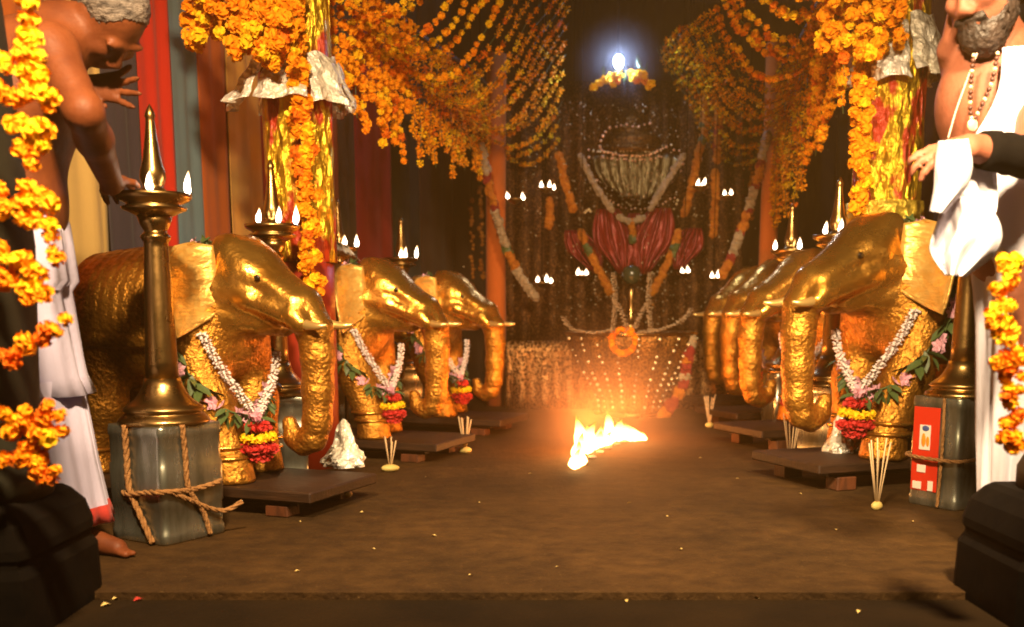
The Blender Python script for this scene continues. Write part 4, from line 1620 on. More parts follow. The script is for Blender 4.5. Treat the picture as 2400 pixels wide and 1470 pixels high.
bead_arc([(1405, 348), (1430, 360), (1475, 366), (1520, 362), (1560, 345)], 24, .010)
bead_arc([(1410, 366), (1440, 372), (1480, 376), (1520, 374), (1550, 366)], 20, .008)
bead_arc([(1378, 350), (1382, 402), (1396, 420), (1400, 442)], 6, .011)
bead_arc([(1578, 350), (1600, 362), (1596, 400)], 5, .010)
bead_arc([(1372, 500), (1376, 490), (1384, 498)], 4, .010, GB)
bead_arc([(1590, 470), (1580, 488), (1572, 500)], 4, .010, GB)
bead_arc([(1392, 352), (1440, 358), (1490, 352), (1540, 356), (1572, 340)], 22, .008, GB)
bead_arc([(1400, 440), (1420, 466), (1460, 486), (1500, 490), (1540, 484), (1580, 462)], 20, .007)
gl = MB()                                   # loose sequins and mirror chips all over the hangings
for _ in range(620):
    px, py = random.gauss(1480, 125), random.uniform(240, 760)
    p = P(px, py, random.uniform(7.16, 7.40)) - kb
    r_ = random.uniform(.0025, .0065)
    gl.ell(p, r_, 5, 3)
kind(gl.build('sequins', M['gold_bead'], kol), 'stuff')
for _ in range(110):
    a, q = random.uniform(0, 2 * PI), math.sqrt(random.random())
    p = P(1496 + 92 * q * math.cos(a), 425 + 58 * q * math.sin(a), YB - .15)
    link('bead', random.choice((GB, CB)), kol, p - kb, None, random.uniform(.003, .0055))

t = thing('sequin_panel', 'tall sequinned brown cloth hung behind the net stand and the silk fans', 'cloth', P(1480, 800, 7.75))
b_ = t.location.copy()
g = []
for i in range(60):
    x0 = 1180 + 560 * i / 59
    g.append([P(x0, 830 - 640 * j / 8, 7.75 + .03 * math.sin(i * .9) + .01 * math.sin(i * 2.3 + j)) - b_ for j in range(9)])
MB().sheet(g, .004).build('sequin_cloth', M['sequin_dim'], t)

for k, (px, y0, y1, mt) in enumerate(((1212, 200, 395, 'marigold_shaded'), (1240, 230, 430, 'rose_shaded'), (1258, 180, 330, 'jasmine_shaded'), (1285, 215, 440, 'marigold_shaded'), (1310, 190, 350, 'rose_shaded'), (1345, 210, 330, 'jasmine_shaded'),
                                       (1600, 205, 360, 'jasmine_shaded'), (1622, 190, 330, 'rose_shaded'), (1708, 240, 430, 'jasmine_shaded'), (1735, 210, 470, 'rose_shaded'), (1758, 250, 520, 'marigold_shaded'), (1105, 470, 690, 'marigold_shaded'), (1126, 440, 650, 'marigold_shaded'))):
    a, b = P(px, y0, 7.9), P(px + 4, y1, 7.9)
    t = thing('hanging_string', nth(k) + ' thin string of blossoms in dimmed colours from the left behind the shrine garlands', 'flower string', a, 0, 'thin strings behind the shrine')
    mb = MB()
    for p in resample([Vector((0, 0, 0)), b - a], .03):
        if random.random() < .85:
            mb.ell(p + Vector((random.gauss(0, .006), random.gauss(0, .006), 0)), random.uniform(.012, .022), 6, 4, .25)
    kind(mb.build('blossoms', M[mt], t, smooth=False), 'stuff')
    MB().tube([Vector((0, 0, 0)), Vector((0, 0, 3.1 - a.z))], .003, 4).build('string', M['sleeve'], t)

# garlands in bands of marigold and jasmine hung round the shrine
def banded(label, pts, Y, bands, r):
    path = bez(px_path(pts, Y), 10)
    base = path[0].copy()
    t = thing('banded_garland', label, 'garland', base)
    path = [p - base for p in path]
    L = sum((b - a).length for a, b in zip(path[:-1], path[1:]))
    fine = resample(path, L / 240)
    tot = sum(b[1] for b in bands)
    pos = 0
    for col, ln in bands:
        i0, i1 = int(pos / tot * (len(fine) - 1)), int((pos + ln) / tot * (len(fine) - 1))
        pos += ln
        if i1 - i0 < 2:
            continue
        seg = fine[i0:i1 + 1:max(1, (i1 - i0) // 12)]
        mb = MB()
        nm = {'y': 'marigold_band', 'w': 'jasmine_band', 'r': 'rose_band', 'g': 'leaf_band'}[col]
        mt = {'y': M['marigold_shaded'], 'w': M['jasmine_shaded'], 'r': M['rose_shaded'], 'g': M['leaf']}[col]
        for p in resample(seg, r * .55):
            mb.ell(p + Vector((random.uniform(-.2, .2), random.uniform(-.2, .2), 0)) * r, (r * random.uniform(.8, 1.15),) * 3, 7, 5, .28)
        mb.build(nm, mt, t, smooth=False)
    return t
YA = 7.2
banded('long garland of white and yellow bands slanting down at the right of the shrine', [(1798, 315), (1775, 420), (1745, 520), (1715, 600), (1690, 650)], 6.9, [('w', 5), ('r', 1), ('y', 3), ('r', 1), ('w', 4), ('r', 1), ('y', 2.5), ('r', .8), ('w', 4.5), ('r', 1), ('y', 3)], .030)
banded('long garland of dim white and yellow bands slanting down at the left of the shrine', [(1128, 345), (1150, 450), (1180, 560), (1215, 640), (1255, 700)], 7.0, [('w', 4), ('r', 1), ('y', 3), ('r', 1), ('w', 5), ('g', 1), ('y', 2), ('w', 5)], .030)
for lab, pts, bands in (('yellow garland at the left shoulder of the shield', [(1312, 365), (1325, 430), (1345, 500)], [('y', 5)]),
                        ('yellow garland at the right shoulder of the shield', [(1640, 350), (1622, 430), (1603, 508)], [('y', 5)]),
                        ('straight yellow garland right of the hanging lamps', [(1676, 405), (1676, 480), (1672, 552)], [('y', 5)]),
                        ('straight dim yellow garland left of the shield', [(1288, 470), (1288, 530)], [('y', 5)]),
                        ('tall yellow garland with green band beside the right curtain', [(1650, 230), (1652, 300), (1640, 352)], [('y', 4), ('g', 1), ('y', 1), ('g', 1), ('y', 1)]),
                        ('tall yellow garland of the right back row', [(1684, 250), (1682, 320), (1680, 378)], [('y', 4), ('r', 1), ('y', 2), ('r', 1), ('y', 2)]),
                        ('yellow banded garland crossing below the left silk fan', [(1362, 545), (1375, 580), (1402, 630), (1432, 690)], [('y', 2), ('g', 1.5), ('y', 7)]),
                        ('yellow banded garland crossing below the right silk fan', [(1590, 545), (1580, 580), (1558, 630), (1528, 690)], [('y', 2), ('g', 1.5), ('y', 7)]),
                        ('short yellow pendant between the crimson silk fans', [(1482, 520), (1483, 555), (1483, 566)], [('y', 4), ('g', 1)]),
                        ('white jasmine garland at the left edge of the shield', [(1360, 365), (1392, 430), (1440, 500)], [('w', 5)]),
                        ('white jasmine garland at the right edge of the shield', [(1602, 365), (1560, 430), (1520, 498)], [('w', 5)]),
                        ('cream jasmine loop under the chin of the shield', [(1450, 508), (1480, 520), (1512, 508)], [('w', 5)])):
    banded(lab, pts, YA, bands, .028 if 'yellow' in lab else .022)
banded('red, yellow and white garland hanging at the right of the gold net stand', [(1618, 800), (1612, 850), (1600, 900), (1585, 930), (1552, 980)], 6.45, [('w', 2), ('r', 2), ('y', 1.2), ('r', 2), ('w', 1.2), ('r', 2), ('y', 2), ('r', 3), ('y', 1.5)], .038)

# hanging pairs of wicks round the shrine
hl = ((1190, 457, 1226, 460, 'left outer upper'), (1269, 433, 1288, 434, 'left inner upper'), (1635, 430, 1650, 424, 'right inner upper'), (1698, 452, 1713, 452, 'right outer upper'),
      (1260, 655, 1281, 653, 'left outer lower'), (1354, 638, 1373, 637, 'left inner lower'), (1599, 633, 1612, 631, 'right inner lower'), (1668, 645, 1682, 643, 'right outer lower'))
for k, (ax, ay, bx, by, nm) in enumerate(hl):
    Yh = 7.05
    mid = P((ax + bx) / 2, max(ay, by) + 8, Yh)
    t = thing('hanging_lamp', 'small brass hanging lamp with lit wicks, the %s one round the shrine' % nm, 'hanging lamp', mid, 0, 'hanging lamps round the shrine')
    MB().lathe([(.0, -.035), (.02, -.03), (.032, -.016), (.058, -.004), (.06, .004), (.05, .002), (.0, -.004)], 18).build('dish', M['brass'], t)
    MB().tube([(0, .05, .0), (0, .05, .4), (0, .05, 3.2 - mid.z)], .003, 6).build('chain', M['sleeve'], t)
    for q, (x, y) in enumerate(((ax, ay), (bx, by))):
        p = P(x, y + 10, Yh - .02) - mid
        link('flame', flame_mesh(.052 + .006 * ((k + q) % 3), .024, .1 * ((k % 3) - 1), k + q, 'flame_far'), t, (p.x, -.03, p.z))
        if (k + q) % 3 == 2:
            link('flame', flame_mesh(.045, .022, 0, k + q, 'flame_far'), t, (p.x + .03, -.02, p.z - .004))

# blue-white bulb hung in flowers
c = P(1450, 145, 6.9)
t = thing('hanging_bulb', 'bare blue-white electric bulb glowing high above the shrine', 'bulb', c)
MB().ell((0, 0, 0), (.032, .032, .046), 14, 9).build('bulb_glass', M['bulb'], t)
MB().lathe([(.014, -.075), (.016, -.04), (.015, -.034)], 12).build('socket', M['tin'], t)
MB().tube([(0, .02, -.07), (0, .05, -.05), (0, .06, .4), (0, .06, 3.1 - c.z)], .004, 6).build('wire', M['sleeve'], t)
d = bpy.data.lights.new('bulb_light', 'POINT')
d.energy = 16.0
d.color = (.45, .6, 1.0)
d.shadow_soft_size = .03
o = bpy.data.objects.new('bulb_light', d)
COL.objects.link(o)
o.parent = t
o.location = (0, -.06, 0)
for lab, lst in (('yellow flower bunch below the left of the bulb', [(1405, 195), (1418, 188), (1430, 180), (1442, 178), (1446, 190), (1436, 196), (1452, 176), (1392, 204)]),
                 ('yellow flower bunch below the right of the bulb', [(1478, 170), (1488, 178), (1498, 172), (1506, 186), (1514, 192), (1520, 204), (1494, 190), (1482, 184), (1510, 176), (1526, 196)]),
                 ):
    b0 = P(lst[0][0], lst[0][1], 6.9)
    tt = thing('flower_bunch', lab, 'flowers', b0)
    for (x, y) in lst:
        add_marigold(tt, P(x, y, 6.85 + random.uniform(-.04, .04)) - b0, .062, (1, 1, 8, 0))
    for (x, y) in lst[::2]:
        link('leaf', LEAF, tt, P(x + random.uniform(-15, 15), y - 14, 6.9) - b0, rand_rot(), .09)
    mb = MB()
    mb.tube([P(lst[0][0], lst[0][1], 6.95) - b0, P(1450, 100, 6.98) - b0, Vector((P(1450, 100, 6.98).x - b0.x, .08, 3.15 - b0.z))], .0025, 5)
    mb.build('stem', M['sleeve'], tt)

# ================================================================== SMALL THINGS ON THE FLOOR
def incense(px, py, hpx, label, wpx=22, n=7, rot=0.3, extra=None):
    b0 = G(px, py)
    s = b0.y / FP
    t = thing('incense_holder', label, 'incense holder', b0, rot, 'banana stems holding incense')
    w_, L = wpx * s, 1.0
    MB().ell((0, 0, .014), (w_ * .9, w_ * .55, .016), 12, 7, .05).build('banana_piece', M['banana'], t)
    for k in range(n):
        a = 2 * PI * k / n
        q = hpx * s * random.uniform(.8, 1.0)
        MB().tube([(.004 * math.cos(a), .004 * math.sin(a), .016), (hpx * s * .17 * math.cos(a), .06 * math.sin(a) * hpx * s, q)], [.0022, .003], 4).build('incense_stick', M['incense'], t)
    return t
incense(2055, 1195, 175, 'bunch of incense sticks in a yellow banana piece before the nearest right stand', 17, 9)
incense(1090, 1062, 90, 'bunch of incense sticks in a banana piece before the middle left stand', 19, 6)
incense(915, 1105, 85, 'incense sticks in a flat banana piece before the middle left elephant', 25, 5)
incense(1662, 1002, 85, 'incense sticks in a banana piece before the farthest right stands', 12, 6)
incense(1852, 1098, 140, 'incense sticks in a banana piece at the corner of the nearest right stand', 16, 6)
incense(800, 1168, 20, 'cut banana piece with an orange flower by the nearest left stand', 30, 2)
b0 = G(798, 1146)
t = thing('fallen_marigold', 'orange marigold head lying beside the nearest left stand', 'flower', b0 + Vector((0, 0, .025)))
for k in range(4):
    add_marigold(t, (random.uniform(-.02, .02), random.uniform(-.02, .02), random.uniform(-.01, .02)), .04, (5, 0, 0, 1))

# crumpled foil cones (offerings wrapped in foil)
def foil_cone(px, py, wpx, hpx, Y, label, z=None):
    c = P(px, py, Y)
    s = Y / FP
    w_, h_ = wpx * s / 2, hpx * s
    t = thing('foil_cone', label, 'foil parcel', c)
    vs, fs = [], []
    n, m_ = 22, 14
    for k in range(m_ + 1):
        q = k / m_
        r = w_ * (1 - q) ** .8 * (1 + .15 * math.sin(q * 9)) + .004
        for i in range(n):
            a = 2 * PI * i / n
            rr = r * (1 + .16 * math.sin(5 * a + 9 * q + px) + random.uniform(-.12, .12))
            vs.append((rr * math.cos(a), rr * math.sin(a), q * h_))
    for k in range(m_):
        for i in range(n):
            j = (i + 1) % n
            fs.append((k * n + i, k * n + j, (k + 1) * n + j, (k + 1) * n + i))
    fs.append(tuple(range(n - 1, -1, -1)))
    fs.append(tuple(range(m_ * n, m_ * n + n)))
    MB().add(vs, fs).build('foil_skin', M['foil_silver'], t, smooth=False)
    return t
foil_cone(808, 1092, 88, 112, 3.78, 'crumpled silver foil cone on the floor behind the trunk of the nearest left elephant')
foil_cone(1966, 1058, 60, 92, 4.04, 'crumpled foil cone behind the tassel under the nearest right elephant').location.z = .105
foil_cone(2034, 1058, 48, 68, 4.08, 'small crumpled foil cone between the legs of the nearest right elephant').location.z = .105
c = P(780, 605, 4.95)
t = thing('foil_canopy', 'crumpled silver foil sheet held over the lamp behind the middle left elephant', 'foil decoration', c)
g = []
for i in range(13):
    row = []
    for j in range(9):
        p = P(748 + 64 * i / 12 + 4 * j, 552 + 22 * i / 12 + 38 * j / 8, 4.95 + .05 * math.sin(j * .9) + .02 * math.sin(i * 1.7 + j)) - c
        p.y += crumple(p, .012, 3, 60)
        row.append(p)
    g.append(row)
MB().sheet(g, .0015).build('foil_sheet', M['foil_silver'], t, smooth=False)
MB().tube([(.05, .05, -.02), (.04, .09, -.3), (.03, .1, -P(780, 605, 4.95).z)], .008, 6).build('prop', M['wood'], t)

# petals trodden on the floor
PET = [MB().add([(0, 0, 0), (.5, .3, .25), (1, 0, .05), (.5, -.3, .2)], [(0, 1, 2), (0, 2, 3)]).mesh('petal', M['petal'], False), MB().add([(0, 0, 0), (.5, .3, .25), (1, 0, .05), (.5, -.3, .2)], [(0, 1, 2), (0, 2, 3)]).mesh('petal', M['petal_red'], False)]
spots = [(705, 1226), (842, 1203), (1108, 1350), (1468, 1408), (715, 1390), (2136, 1224), (1960, 1245), (1780, 1405), (1645, 1075), (1732, 1124), (1560, 1212), (1010, 1258), (690, 1342), (1238, 1112), (1880, 1160), (2010, 1440), (1310, 1330), (1120, 1180), (1590, 1290), (880, 1290), (1000, 1120), (1480, 1180)]
for k, (x, y) in enumerate(spots):
    g_ = G(x, y, 0 if y < 1385 else -.018)
    o = link('petal', PET[0], None, g_ + Vector((0, 0, .003)), (random.uniform(-.2, .2), random.uniform(-.2, .2), random.uniform(0, 6)), random.uniform(.009, .018))
    tag(o, 'small pale yellow petal lying on the brown floor', 'petal', 'fallen petals')
for (x, y, s_, lab, col) in ((236, 1424, .028, 'white petal beside the left stone plinth', 0), (262, 1408, .018, 'smaller pale petal by the left stone plinth', 0), (312, 1412, .030, 'dark red petal near the left stone plinth', 1)):
    o = link('petal', PET[col], None, G(x, y, -.018) + Vector((0, 0, .003)), (0, .1, 1.0), s_)
    tag(o, lab, 'petal')

# ================================================================== PEOPLE
def frame_from(d, n):
    d = Vector(d).normalized()
    n = Vector(n)
    n = (n - d * n.dot(d)).normalized()
    return d, n, d.cross(n)

def hand(s, W, d, n, thumb=1, curl=.4, spread=.22, sc=1.0):
    """palm and five fingers; d points along the hand, the palm faces n, thumb on +l or -l"""
    d, n, l = frame_from(d, n)
    W = Vector(W)
    lens = (.066, .076, .071, .055)
    for i in range(4):
        o = (i - 1.5) * .0205 * thumb
        base = W + (d * (.088 - .004 * abs(i - 1.2)) - l * o) * sc
        s.cap(W + (d * .012 - l * o * .55) * sc, base, .0165 * sc, .0115 * sc, .012)
        a = curl * (.8 + .15 * i)
        dd = (d + -l * (i - 1.5) * spread * .5 * thumb).normalized()
        p = base
        r = (.0098, .0090, .0082, .0070)
        ang = 0
        for q, f in enumerate((.45, .31, .24)):
            ang += a * (.7, 1.0, .7)[q]
            v = dd * math.cos(ang) + n * math.sin(ang)
            e = p + v * lens[i] * f * sc
            s.cap(p, e, r[q] * sc, r[q + 1] * sc, .004)
            p = e
    p = W + (d * .022 + l * .026 * thumb) * sc
    s.cap(W + d * .01 * sc, p, .018 * sc, .014 * sc, .012)
    v = (d * .62 + l * .68 * thumb + n * .38).normalized()
    e = p + v * .036 * sc
    s.cap(p, e, .0125 * sc, .0105 * sc, .008)
    v2 = (d * .9 + l * .25 * thumb + n * .35).normalized()
    s.cap(e, e + v2 * .028 * sc, .0105 * sc, .0082 * sc, .006)

def head_parts(s, c, u, f, sc=1.0):
    f, u, side = frame_from(f, u)
    R = Matrix((side, f, u)).transposed()
    c = Vector(c)
    at = lambda a, b, d: c + (side * a + f * b + u * d) * sc
    e = lambda p, r, k: s.ell(p, [q * sc for q in r], k, R)
    e(at(0, -.012, .028), (.076, .096, .086), .03)          # cranium
    e(at(0, .035, -.035), (.060, .062, .080), .03)          # face
    e(at(0, .060, -.088), (.036, .034, .028), .02)          # chin
    for k in (-1, 1):
        e(at(k * .035, .030, -.070), (.028, .045, .03), .02)    # jaw
        e(at(k * .036, .074, -.030), (.024, .022, .022), .015)  # cheek
        e(at(k * .030, .088, .014), (.026, .012, .010), .012)   # brow
        e(at(k * .078, -.006, -.018), (.009, .020, .032), .008) # ear
        s.cap(at(k * .014, .104, -.050), at(k * .010, .098, -.046), .011 * sc, .010 * sc, .01)
    s.cap(at(0, .090, .004), at(0, .110, -.042), .009 * sc, .0125 * sc, .012)   # nose
    s.cap(at(-.02, .090, -.074), at(.02, .090, -.074), .0085 * sc, .0085 * sc, .008)
    s.cap(at(-.016, .088, -.083), at(.016, .088, -.083), .009 * sc, .009 * sc, .008)
    return at, R

def build_sdf(s, name, mt, parent, base):
    vs, fs = s.mesh()
    return link(name, np_mesh(name, vs - np.array(base), fs, mt), parent)

def lathe_cloth(name, axis, prof, mt, parent, base, nf=11, amp=.008, seed=0, n=96, th=.004, sq=1.0):
    """cloth hanging in folds round an axis: prof = (radius, z)"""
    g = []
    for i in range(n + 1):
        a = 2 * PI * i / n
        row = []
        for k, (r, z) in enumerate(prof):
            fo = amp * (.35 + .65 * k / (len(prof) - 1)) * (math.sin(a * nf + seed + z * 2.0) + .6 * math.sin(a * (nf * 2 + 1) + seed * 2 - z * 5))
            ax = axis(z)
            row.append((ax[0] + (r + fo) * math.cos(a) - base[0], ax[1] + (r * sq + fo) * math.sin(a) - base[1], z - base[2]))
        g.append(row)
    return MB().sheet(g, th).build(name, mt, parent)

# ---- worshipper at the left: bare-chested, head bowed, one hand at the lamp, white dhoti
Yp = 2.74
root = P(70, 1200, Yp)
base = Vector((root.x, Yp, 0))
man = thing('person', 'bare-chested grey-haired man in a white dhoti bowing and reaching to the near left lamp', 'person', base)
s = SDF((-1.66, 2.40, -.005), (-.86, 3.12, 1.64), .0068)
pel, belly, chest, neckb = P(12, 500, Yp), P(18, 390, Yp), P(58, 225, Yp), P(140, 78, Yp)
s.ell(pel, (.15, .155, .14), .05)
s.ell(belly, (.135, .15, .17), .06)
s.ell(chest, (.135, .175, .19), .06)
shn, shf = P(118, 120, 2.60), P(124, 112, 2.88)
s.cap(chest, neckb, .12, .075, .06)
s.cap(shn, shf, .062, .062, .05)
hc = P(258, 38, 2.76)
s.cap(neckb, hc + Vector((-.03, 0, -.03)), .064, .056, .04)
el, wr = P(196, 262, 2.52), P(262, 432, 2.80)
s.chain([shn, el], [.060, .045], .03)
s.chain([el, el.lerp(wr, .35), wr], [.044, .044, .029], .02)
lp = Vector((lamp1.location.x, lamp1.location.y, .335 + .645))
hd = (lp + Vector((-.085, -.06, .015))) - wr
hand(s, wr, hd, Vector((.25, .45, -.8)), thumb=-1, curl=.35)
elf, wrf = P(150, 290, 3.0), P(205, 205, 2.86)
s.chain([shf, elf], [.056, .043], .03)
s.chain([elf, wrf], [.042, .028], .02)
hand(s, wrf, P(290, 205, 2.84) - wrf, Vector((.1, -1, .1)), thumb=1, curl=.12, spread=.55, sc=1.0)
face_f, face_u = Vector((.34, -.10, -.93)), Vector((.74, -.52, .42))
at, Rh = head_parts(s, hc, face_u, face_f, 1.0)
for k, (kx, fy, ty, tx) in enumerate(((92, 2.70, 2.66, 292), (60, 2.86, 2.86, 190))):
    hip = P(12, 540, Yp) + Vector((0, (-.07, .07)[k], 0))
    foot = G(188 if k == 0 else 60, 1296 if k == 0 else 1270)
    kn = P(46, 880, 2.70) if k == 0 else P(10, 880, 2.82)
    ank = foot + Vector((0, 0, .085))
    s.chain([hip, kn, ank], [.078, .052, .034], .03)
    s.cap(foot + Vector((-.035, 0, .03)), foot + Vector((.03, -.005, .035)), .034, .032, .02)
    toe = foot + Vector((.115, -.03, .020))
    s.cap(foot + Vector((.02, 0, .04)), toe, .034, .026, .02)
    for q in range(5):
        o = Vector((.014 * (1.5 - abs(q - 1)) , -.030 + .014 * q, -.006))
        s.cap(toe + o * .7, toe + o + Vector((.028, -.004, -.004)), .010, .0085 + (.003 if q == 0 else 0), .006)
s.cut_below(0.002)
body_ = build_sdf(s, 'body', M['skin_l'], man, base)
# hair: cap over the crown and back of the head
s = SDF(tuple(hc - Vector((.17, .17, .17))), tuple(hc + Vector((.17, .17, .17))), .007)
s.ell(at(0, -.018, .034), (.082, .100, .089), .02, Rh)
s.ell(at(0, -.06, -.01), (.070, .055, .07), .03, Rh)
vs, fs = s.mesh()
q = (vs - np.array(hc)) @ np.array(Rh)
vs = vs + RNG.normal(0, .0012, vs.shape)
keep = (q[:, 1] < .055 + .3 * (q[:, 2] - .06)) & (q[:, 2] > -.07)
fs = np.array([f for f in fs if keep[f].all()])
link('hair', np_mesh('hair', vs - np.array(base), fs, M['hair_grey']), man)
for k in (-1, 1):
    MB().ell(at(k * .030, .083, -.004) - base, .0085, 8, 6).build('eye', M['eye'], body_)
# dhoti: an outer fold over a longer inner one
axl = lambda z: (P(-2, 500, Yp).x + .115 * max(0, .75 - z), Yp)
zw, zm, zb_ = P(100, 430, Yp).z, P(150, 925, Yp).z, P(150, 1225, Yp).z
dh_ = lathe_cloth('dhoti', axl, [(.150, zm + .04), (.152, (zm + zb_) / 2), (.158, zb_ + .02), (.160, zb_)], M['dhoti'], man, base, 9, .010, 1)
lathe_cloth('dhoti_fold', axl, [(.132, zw), (.160, zw - .10), (.172, zw - .25), (.150, (zw + zm) / 2), (.155, zm + .05), (.168, zm)], M['dhoti'], man, base, 7, .012, 3)
lathe_cloth('red_border', axl, [(.1635, zb_ + .05), (.165, zb_ + .003)], M['hem_red'], dh_, base, 9, .010, 1, th=.003)
lathe_cloth('waistband', axl, [(.150, zw + .02), (.156, zw - .05)], M['hem_red'], man, base, 7, .008, 3, th=.003)

# ---- priest at the right: beard, white shawl, chain of beads, holding a white cloth
Yr = 2.70
rt = P(2395, 1200, Yr)
base = Vector((rt.x, Yr, 0))
man = thing('person', 'bearded bare-chested man with white shawl and bead chain leaning in at the right', 'person', base)
s = SDF((.88, 2.22, -.005), (1.68, 3.02, 1.66), .0068)
pel, belly, chest, neckb = P(2400, 560, Yr), P(2375, 400, Yr), P(2350, 240, Yr), P(2325, 128, 2.68)
s.ell(pel, (.15, .14, .15), .05)
s.ell(belly, (.15, .145, .17), .06)
s.ell(chest, (.165, .135, .17), .06)
hc = P(2306, -50, 2.60)
s.cap(chest, neckb, .13, .075, .05)
s.cap(neckb, hc + Vector((.03, .03, -.04)), .064, .058, .04)
shn, shf = P(2440, 190, 2.64), P(2288, 185, 2.84)
s.cap(shn, shf, .060, .055, .05)
el, wr = P(2425, 372, 2.42), P(2272, 345, 2.36)
s.chain([shn, el], [.056, .044], .03)
s.chain([el, wr], [.042, .030], .02)
hand(s, wr, P(2170, 372, 2.32) - wr, Vector((0, .5, -.85)), thumb=-1, curl=.42)
elf, wrf = P(2262, 260, 2.93), P(2222, 118, 2.70)
s.chain([shf, elf], [.052, .042], .03)
s.chain([elf, wrf], [.040, .028], .02)
hand(s, wrf, Vector((-.05, -.25, 1)), Vector((.9, -.35, .1)), thumb=-1, curl=.55)
face_f, face_u = Vector((-.72, -.52, -.40)), Vector((-.35, -.15, .92))
at, Rh = head_parts(s, hc, face_u, face_f, 1.04)
for k in (0, 1):
    hip = pel + Vector((-.02, (-.07, .07)[k], -.05))
    foot = Vector((P(2392, 1200, 2.68).x, 2.68, 0)) if k == 0 else Vector((P(2480, 1200, 2.78).x, 2.78, 0))
    kn = hip.lerp(foot, .5) + Vector((.02, .0, .03))
    s.chain([hip, kn, foot + Vector((0, 0, .085))], [.08, .05, .034], .03)
    toe = foot + Vector((-.125, -.085, .020))
    s.cap(foot + Vector((.035, 0, .03)), foot + Vector((-.02, 0, .036)), .034, .032, .02)
    s.cap(foot + Vector((-.02, 0, .04)), toe, .034, .026, .02)
    for q in range(5):
        o = Vector((-.014 * (1.5 - abs(q - 1)), -.030 + .014 * q, -.006))
        s.cap(toe + o * .7, toe + o + Vector((-.028, -.004, -.004)), .010, .0085 + (.003 if q == 0 else 0), .006)
s.cut_below(0.002)
body_ = build_sdf(s, 'body', M['skin_r'], man, base)
for nm, fn, keepf in (('hair', lambda s: (s.ell(at(0, -.018, .036), (.086, .104, .093), .02, Rh), s.ell(at(0, -.06, -.02), (.074, .06, .08), .03, Rh)), lambda q: q[:, 1] < .05 + .3 * (q[:, 2] - .06)),
                      ('beard', lambda s: (s.ell(at(0, .052, -.108), (.056, .054, .062), .02, Rh), s.ell(at(.045, .022, -.075), (.024, .045, .045), .02, Rh), s.ell(at(-.045, .022, -.075), (.024, .045, .045), .02, Rh), s.cap(at(-.03, .094, -.068), at(.03, .094, -.068), .010, .010, .01)), lambda q: q[:, 0] < 9)):
    s = SDF(tuple(hc - Vector((.2, .2, .2))), tuple(hc + Vector((.2, .2, .2))), .007)
    fn(s)
    vs, fs = s.mesh()
    q = (vs - np.array(hc)) @ np.array(Rh)
    vs = vs + RNG.normal(0, .0016, vs.shape)
    keep = keepf(q)
    fs = np.array([f for f in fs if keep[f].all()])
    link(nm, np_mesh(nm, vs - np.array(base), fs, M['hair_dark']), man)
for k in (-1, 1):
    MB().ell(at(k * .030, .083, -.004) - base, .0085, 8, 6).build('eye', M['eye'], body_)
# black cloth wound on the near forearm
mb = MB()
mb.tube([el.lerp(wr, t) - base + Vector((0, .0, .002 * math.sin(t * 30))) for t in [-.12 + .085 * i for i in range(12)]], [.049 - .006 * i / 11 + .002 * math.sin(i * 2.2) for i in range(12)], 16)
mb.build('black_armband', M['sleeve'], man)
# mundu
xs = lambda px, py: P(px, py, Yr)
cx = xs(2400, 600).x
pr = []
for (px, py) in ((2248, 400), (2250, 480), (2268, 570), (2294, 640), (2304, 760), (2304, 1000), (2304, 1150), (2302, 1240)):
    p = xs(px, py)
    pr.append((cx - p.x, p.z))
lathe_cloth('mundu', lambda z: (cx, Yr), pr, M['cloth_white'], man, base, 8, .010, 2, sq=1.25)
def px_sheet(L, R, Y, mt, name, parent, base, amp=.02, nf=3.0, seed=0, ns=33, nt=39, th=.004, bow=.0):
    def ev(pts, s):
        q = s * (len(pts) - 1)
        i = min(int(q), len(pts) - 2)
        f = q - i
        return [pts[i][k] + (pts[i + 1][k] - pts[i][k]) * f for k in range(2)]
    Ls = [(p.x, p.y) for p in bez([(a, b, 0) for a, b in L], 10)]
    Rs = [(p.x, p.y) for p in bez([(a, b, 0) for a, b in R], 10)]
    g = []
    for i in range(nt):
        t = i / (nt - 1)
        row = []
        for j in range(ns):
            s_ = j / (ns - 1)
            a, b = ev(Ls, s_), ev(Rs, s_)
            y = Y + amp * (math.sin(t * nf * 2 * PI + seed + s_ * 1.5) + .5 * math.sin(t * nf * 3.7 + s_ * 5 + seed)) * (.3 + .7 * s_) - bow * math.sin(t * PI) + .003 * math.sin(t * 17 + s_ * 7 + seed) * math.sin(s_ * 9 - t * 4) + .0012 * math.sin(t * 33 - s_ * 17 + seed)
            row.append(P(a[0] + (b[0] - a[0]) * t, a[1] + (b[1] - a[1]) * t, y) - base)
        g.append(row)
    return MB().sheet(g, th).build(name, mt, parent)
px_sheet([(2350, 112), (2345, 190), (2325, 250), (2285, 318)], [(2430, 105), (2430, 200), (2430, 290), (2400, 345)], 2.545, M['cloth_white'], 'shawl', man, base, .010, 2.0, 1, bow=.02)
# chain of beads, pendant and sacred thread
fy = 2.535
BD = sphere_mesh('mala_bead', M['bead'])
GD = sphere_mesh('gold_chain_bead', M['gold_bead'])
for pts, me in (([(2338, 125), (2325, 190), (2302, 245), (2280, 285)], BD), ([(2282, 130), (2276, 190), (2274, 250), (2278, 285)], GD)):
    path = resample(bez(px_path(pts, fy), 8), .012)
    for k, p in enumerate(path):
        link('mala_bead', BD if k % 3 else GD, man, p - base, None, .0062 if k % 3 else .005)
link('pendant', GD, man, P(2279, 293, fy) - base, None, (.013, .006, .015))
MB().tube([p - base for p in bez(px_path([(2290, 125), (2262, 200), (2240, 262), (2222, 325)], 2.54), 8)], .0022, 5).build('sacred_thread', M['thread'], man)
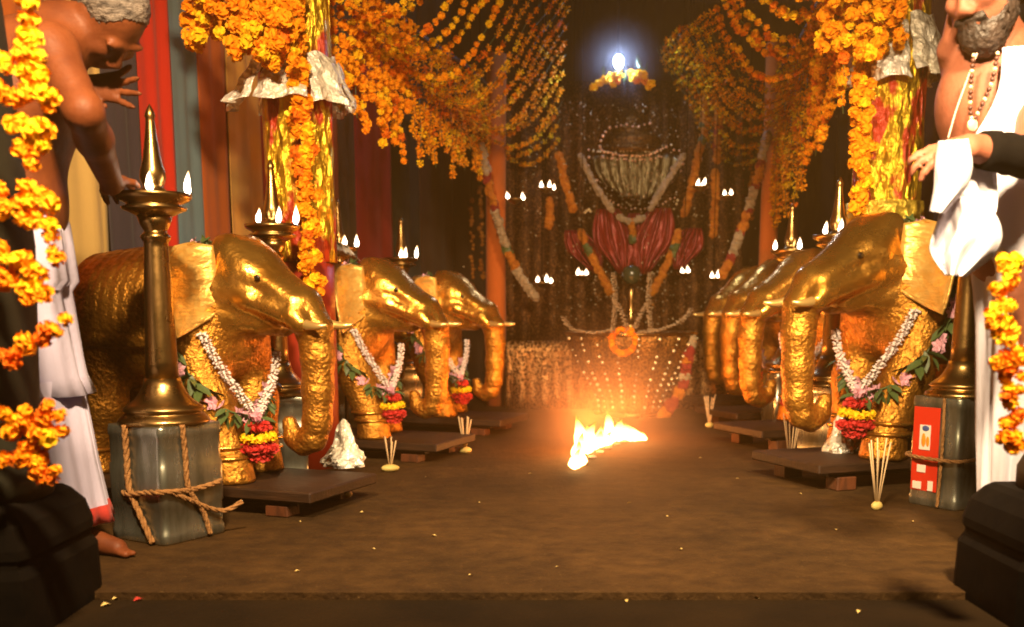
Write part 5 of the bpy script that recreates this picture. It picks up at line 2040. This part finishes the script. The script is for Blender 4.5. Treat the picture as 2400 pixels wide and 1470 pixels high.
# cloth held in his hands
b0 = P(2230, 400, 2.33)
cl = thing('white_cloth', 'white folded cloth held out in the hands of the man at the right', 'cloth', b0)
px_sheet([(2200, 332), (2192, 390), (2190, 440), (2180, 496)], [(2268, 326), (2278, 390), (2262, 440), (2212, 500)], 2.30, M['cloth_white'], 'hanging_fold', cl, b0, .018, 1.6, 2, bow=.04)
px_sheet([(2215, 470), (2190, 540), (2180, 590), (2215, 645)], [(2300, 455), (2345, 530), (2335, 590), (2262, 648)], 2.36, M['cloth_white'], 'gathered_fold', cl, b0, .022, 2.4, 4, bow=.05)
px_sheet([(2228, 400), (2235, 470), (2250, 520), (2265, 560)], [(2330, 370), (2338, 440), (2330, 510), (2290, 560)], 2.42, M['cloth_white'], 'inner_fold', cl, b0, .012, 1.5, 1, bow=.02)

# ================================================================== HAZE (incense smoke filling the hall)
mb = MB()
mb.box((0, 2.0, 1.15), (14.6, 20.6, 4.9), ch=.001)
hz = bpy.data.materials.new('incense_haze')
hz.use_nodes = True
nt = hz.node_tree
nt.nodes.remove(nt.nodes['Principled BSDF'])
pv = nt.nodes.new('ShaderNodeVolumePrincipled')
pv.inputs['Color'].default_value = (1.0, .58, .16, 1)
pv.inputs['Density'].default_value = HAZE
pv.inputs['Anisotropy'].default_value = .25
nt.links.new(pv.outputs[0], nt.nodes['Material Output'].inputs['Volume'])
kind(mb.build('haze', hz, smooth=False), 'stuff')

# camphor smoke, tinted for the fire's glow; volume added for the bulb's halo
def smoke(name, c, r, dens, col):  # soft-edged scattering ball, used for smoke and for the added halo
    sm = MB().ell((0, 0, 0), tuple(q * 1.03 for q in r), 28, 18)
    m = bpy.data.materials.new(name)
    m.use_nodes = True
    nt = m.node_tree
    nt.nodes.remove(nt.nodes['Principled BSDF'])
    pv = nt.nodes.new('ShaderNodeVolumePrincipled')
    pv.inputs['Color'].default_value = lin(col)
    tc = nt.nodes.new('ShaderNodeTexCoord')
    mp = nt.nodes.new('ShaderNodeMapping')
    mp.inputs['Scale'].default_value = tuple(1 / q for q in r)
    ln = nt.nodes.new('ShaderNodeVectorMath')
    ln.operation = 'LENGTH'
    mr = nt.nodes.new('ShaderNodeMapRange')
    mr.interpolation_type = 'SMOOTHSTEP'
    mr.inputs[1].default_value, mr.inputs[2].default_value = 1.0, .0
    mr.inputs[3].default_value, mr.inputs[4].default_value = 0.0, dens
    nt.links.new(tc.outputs['Object'], mp.inputs['Vector'])
    nt.links.new(mp.outputs[0], ln.inputs[0])
    nt.links.new(ln.outputs['Value'], mr.inputs[0])
    nt.links.new(mr.outputs[0], pv.inputs['Density'])
    nt.links.new(pv.outputs[0], nt.nodes['Material Output'].inputs['Volume'])
    return kind(sm.build(name, m, None, loc=c), 'stuff')
c0 = G(1425, 1055)
smoke('camphor_smoke', (c0.x, c0.y + .15, .16), (.60, .92, .53), .46, (.95, .62, .42))
c0 = P(1450, 150, 6.85)
smoke('bulb_halo', tuple(c0), (.34, .32, .34), .22, (.9, .9, .95))
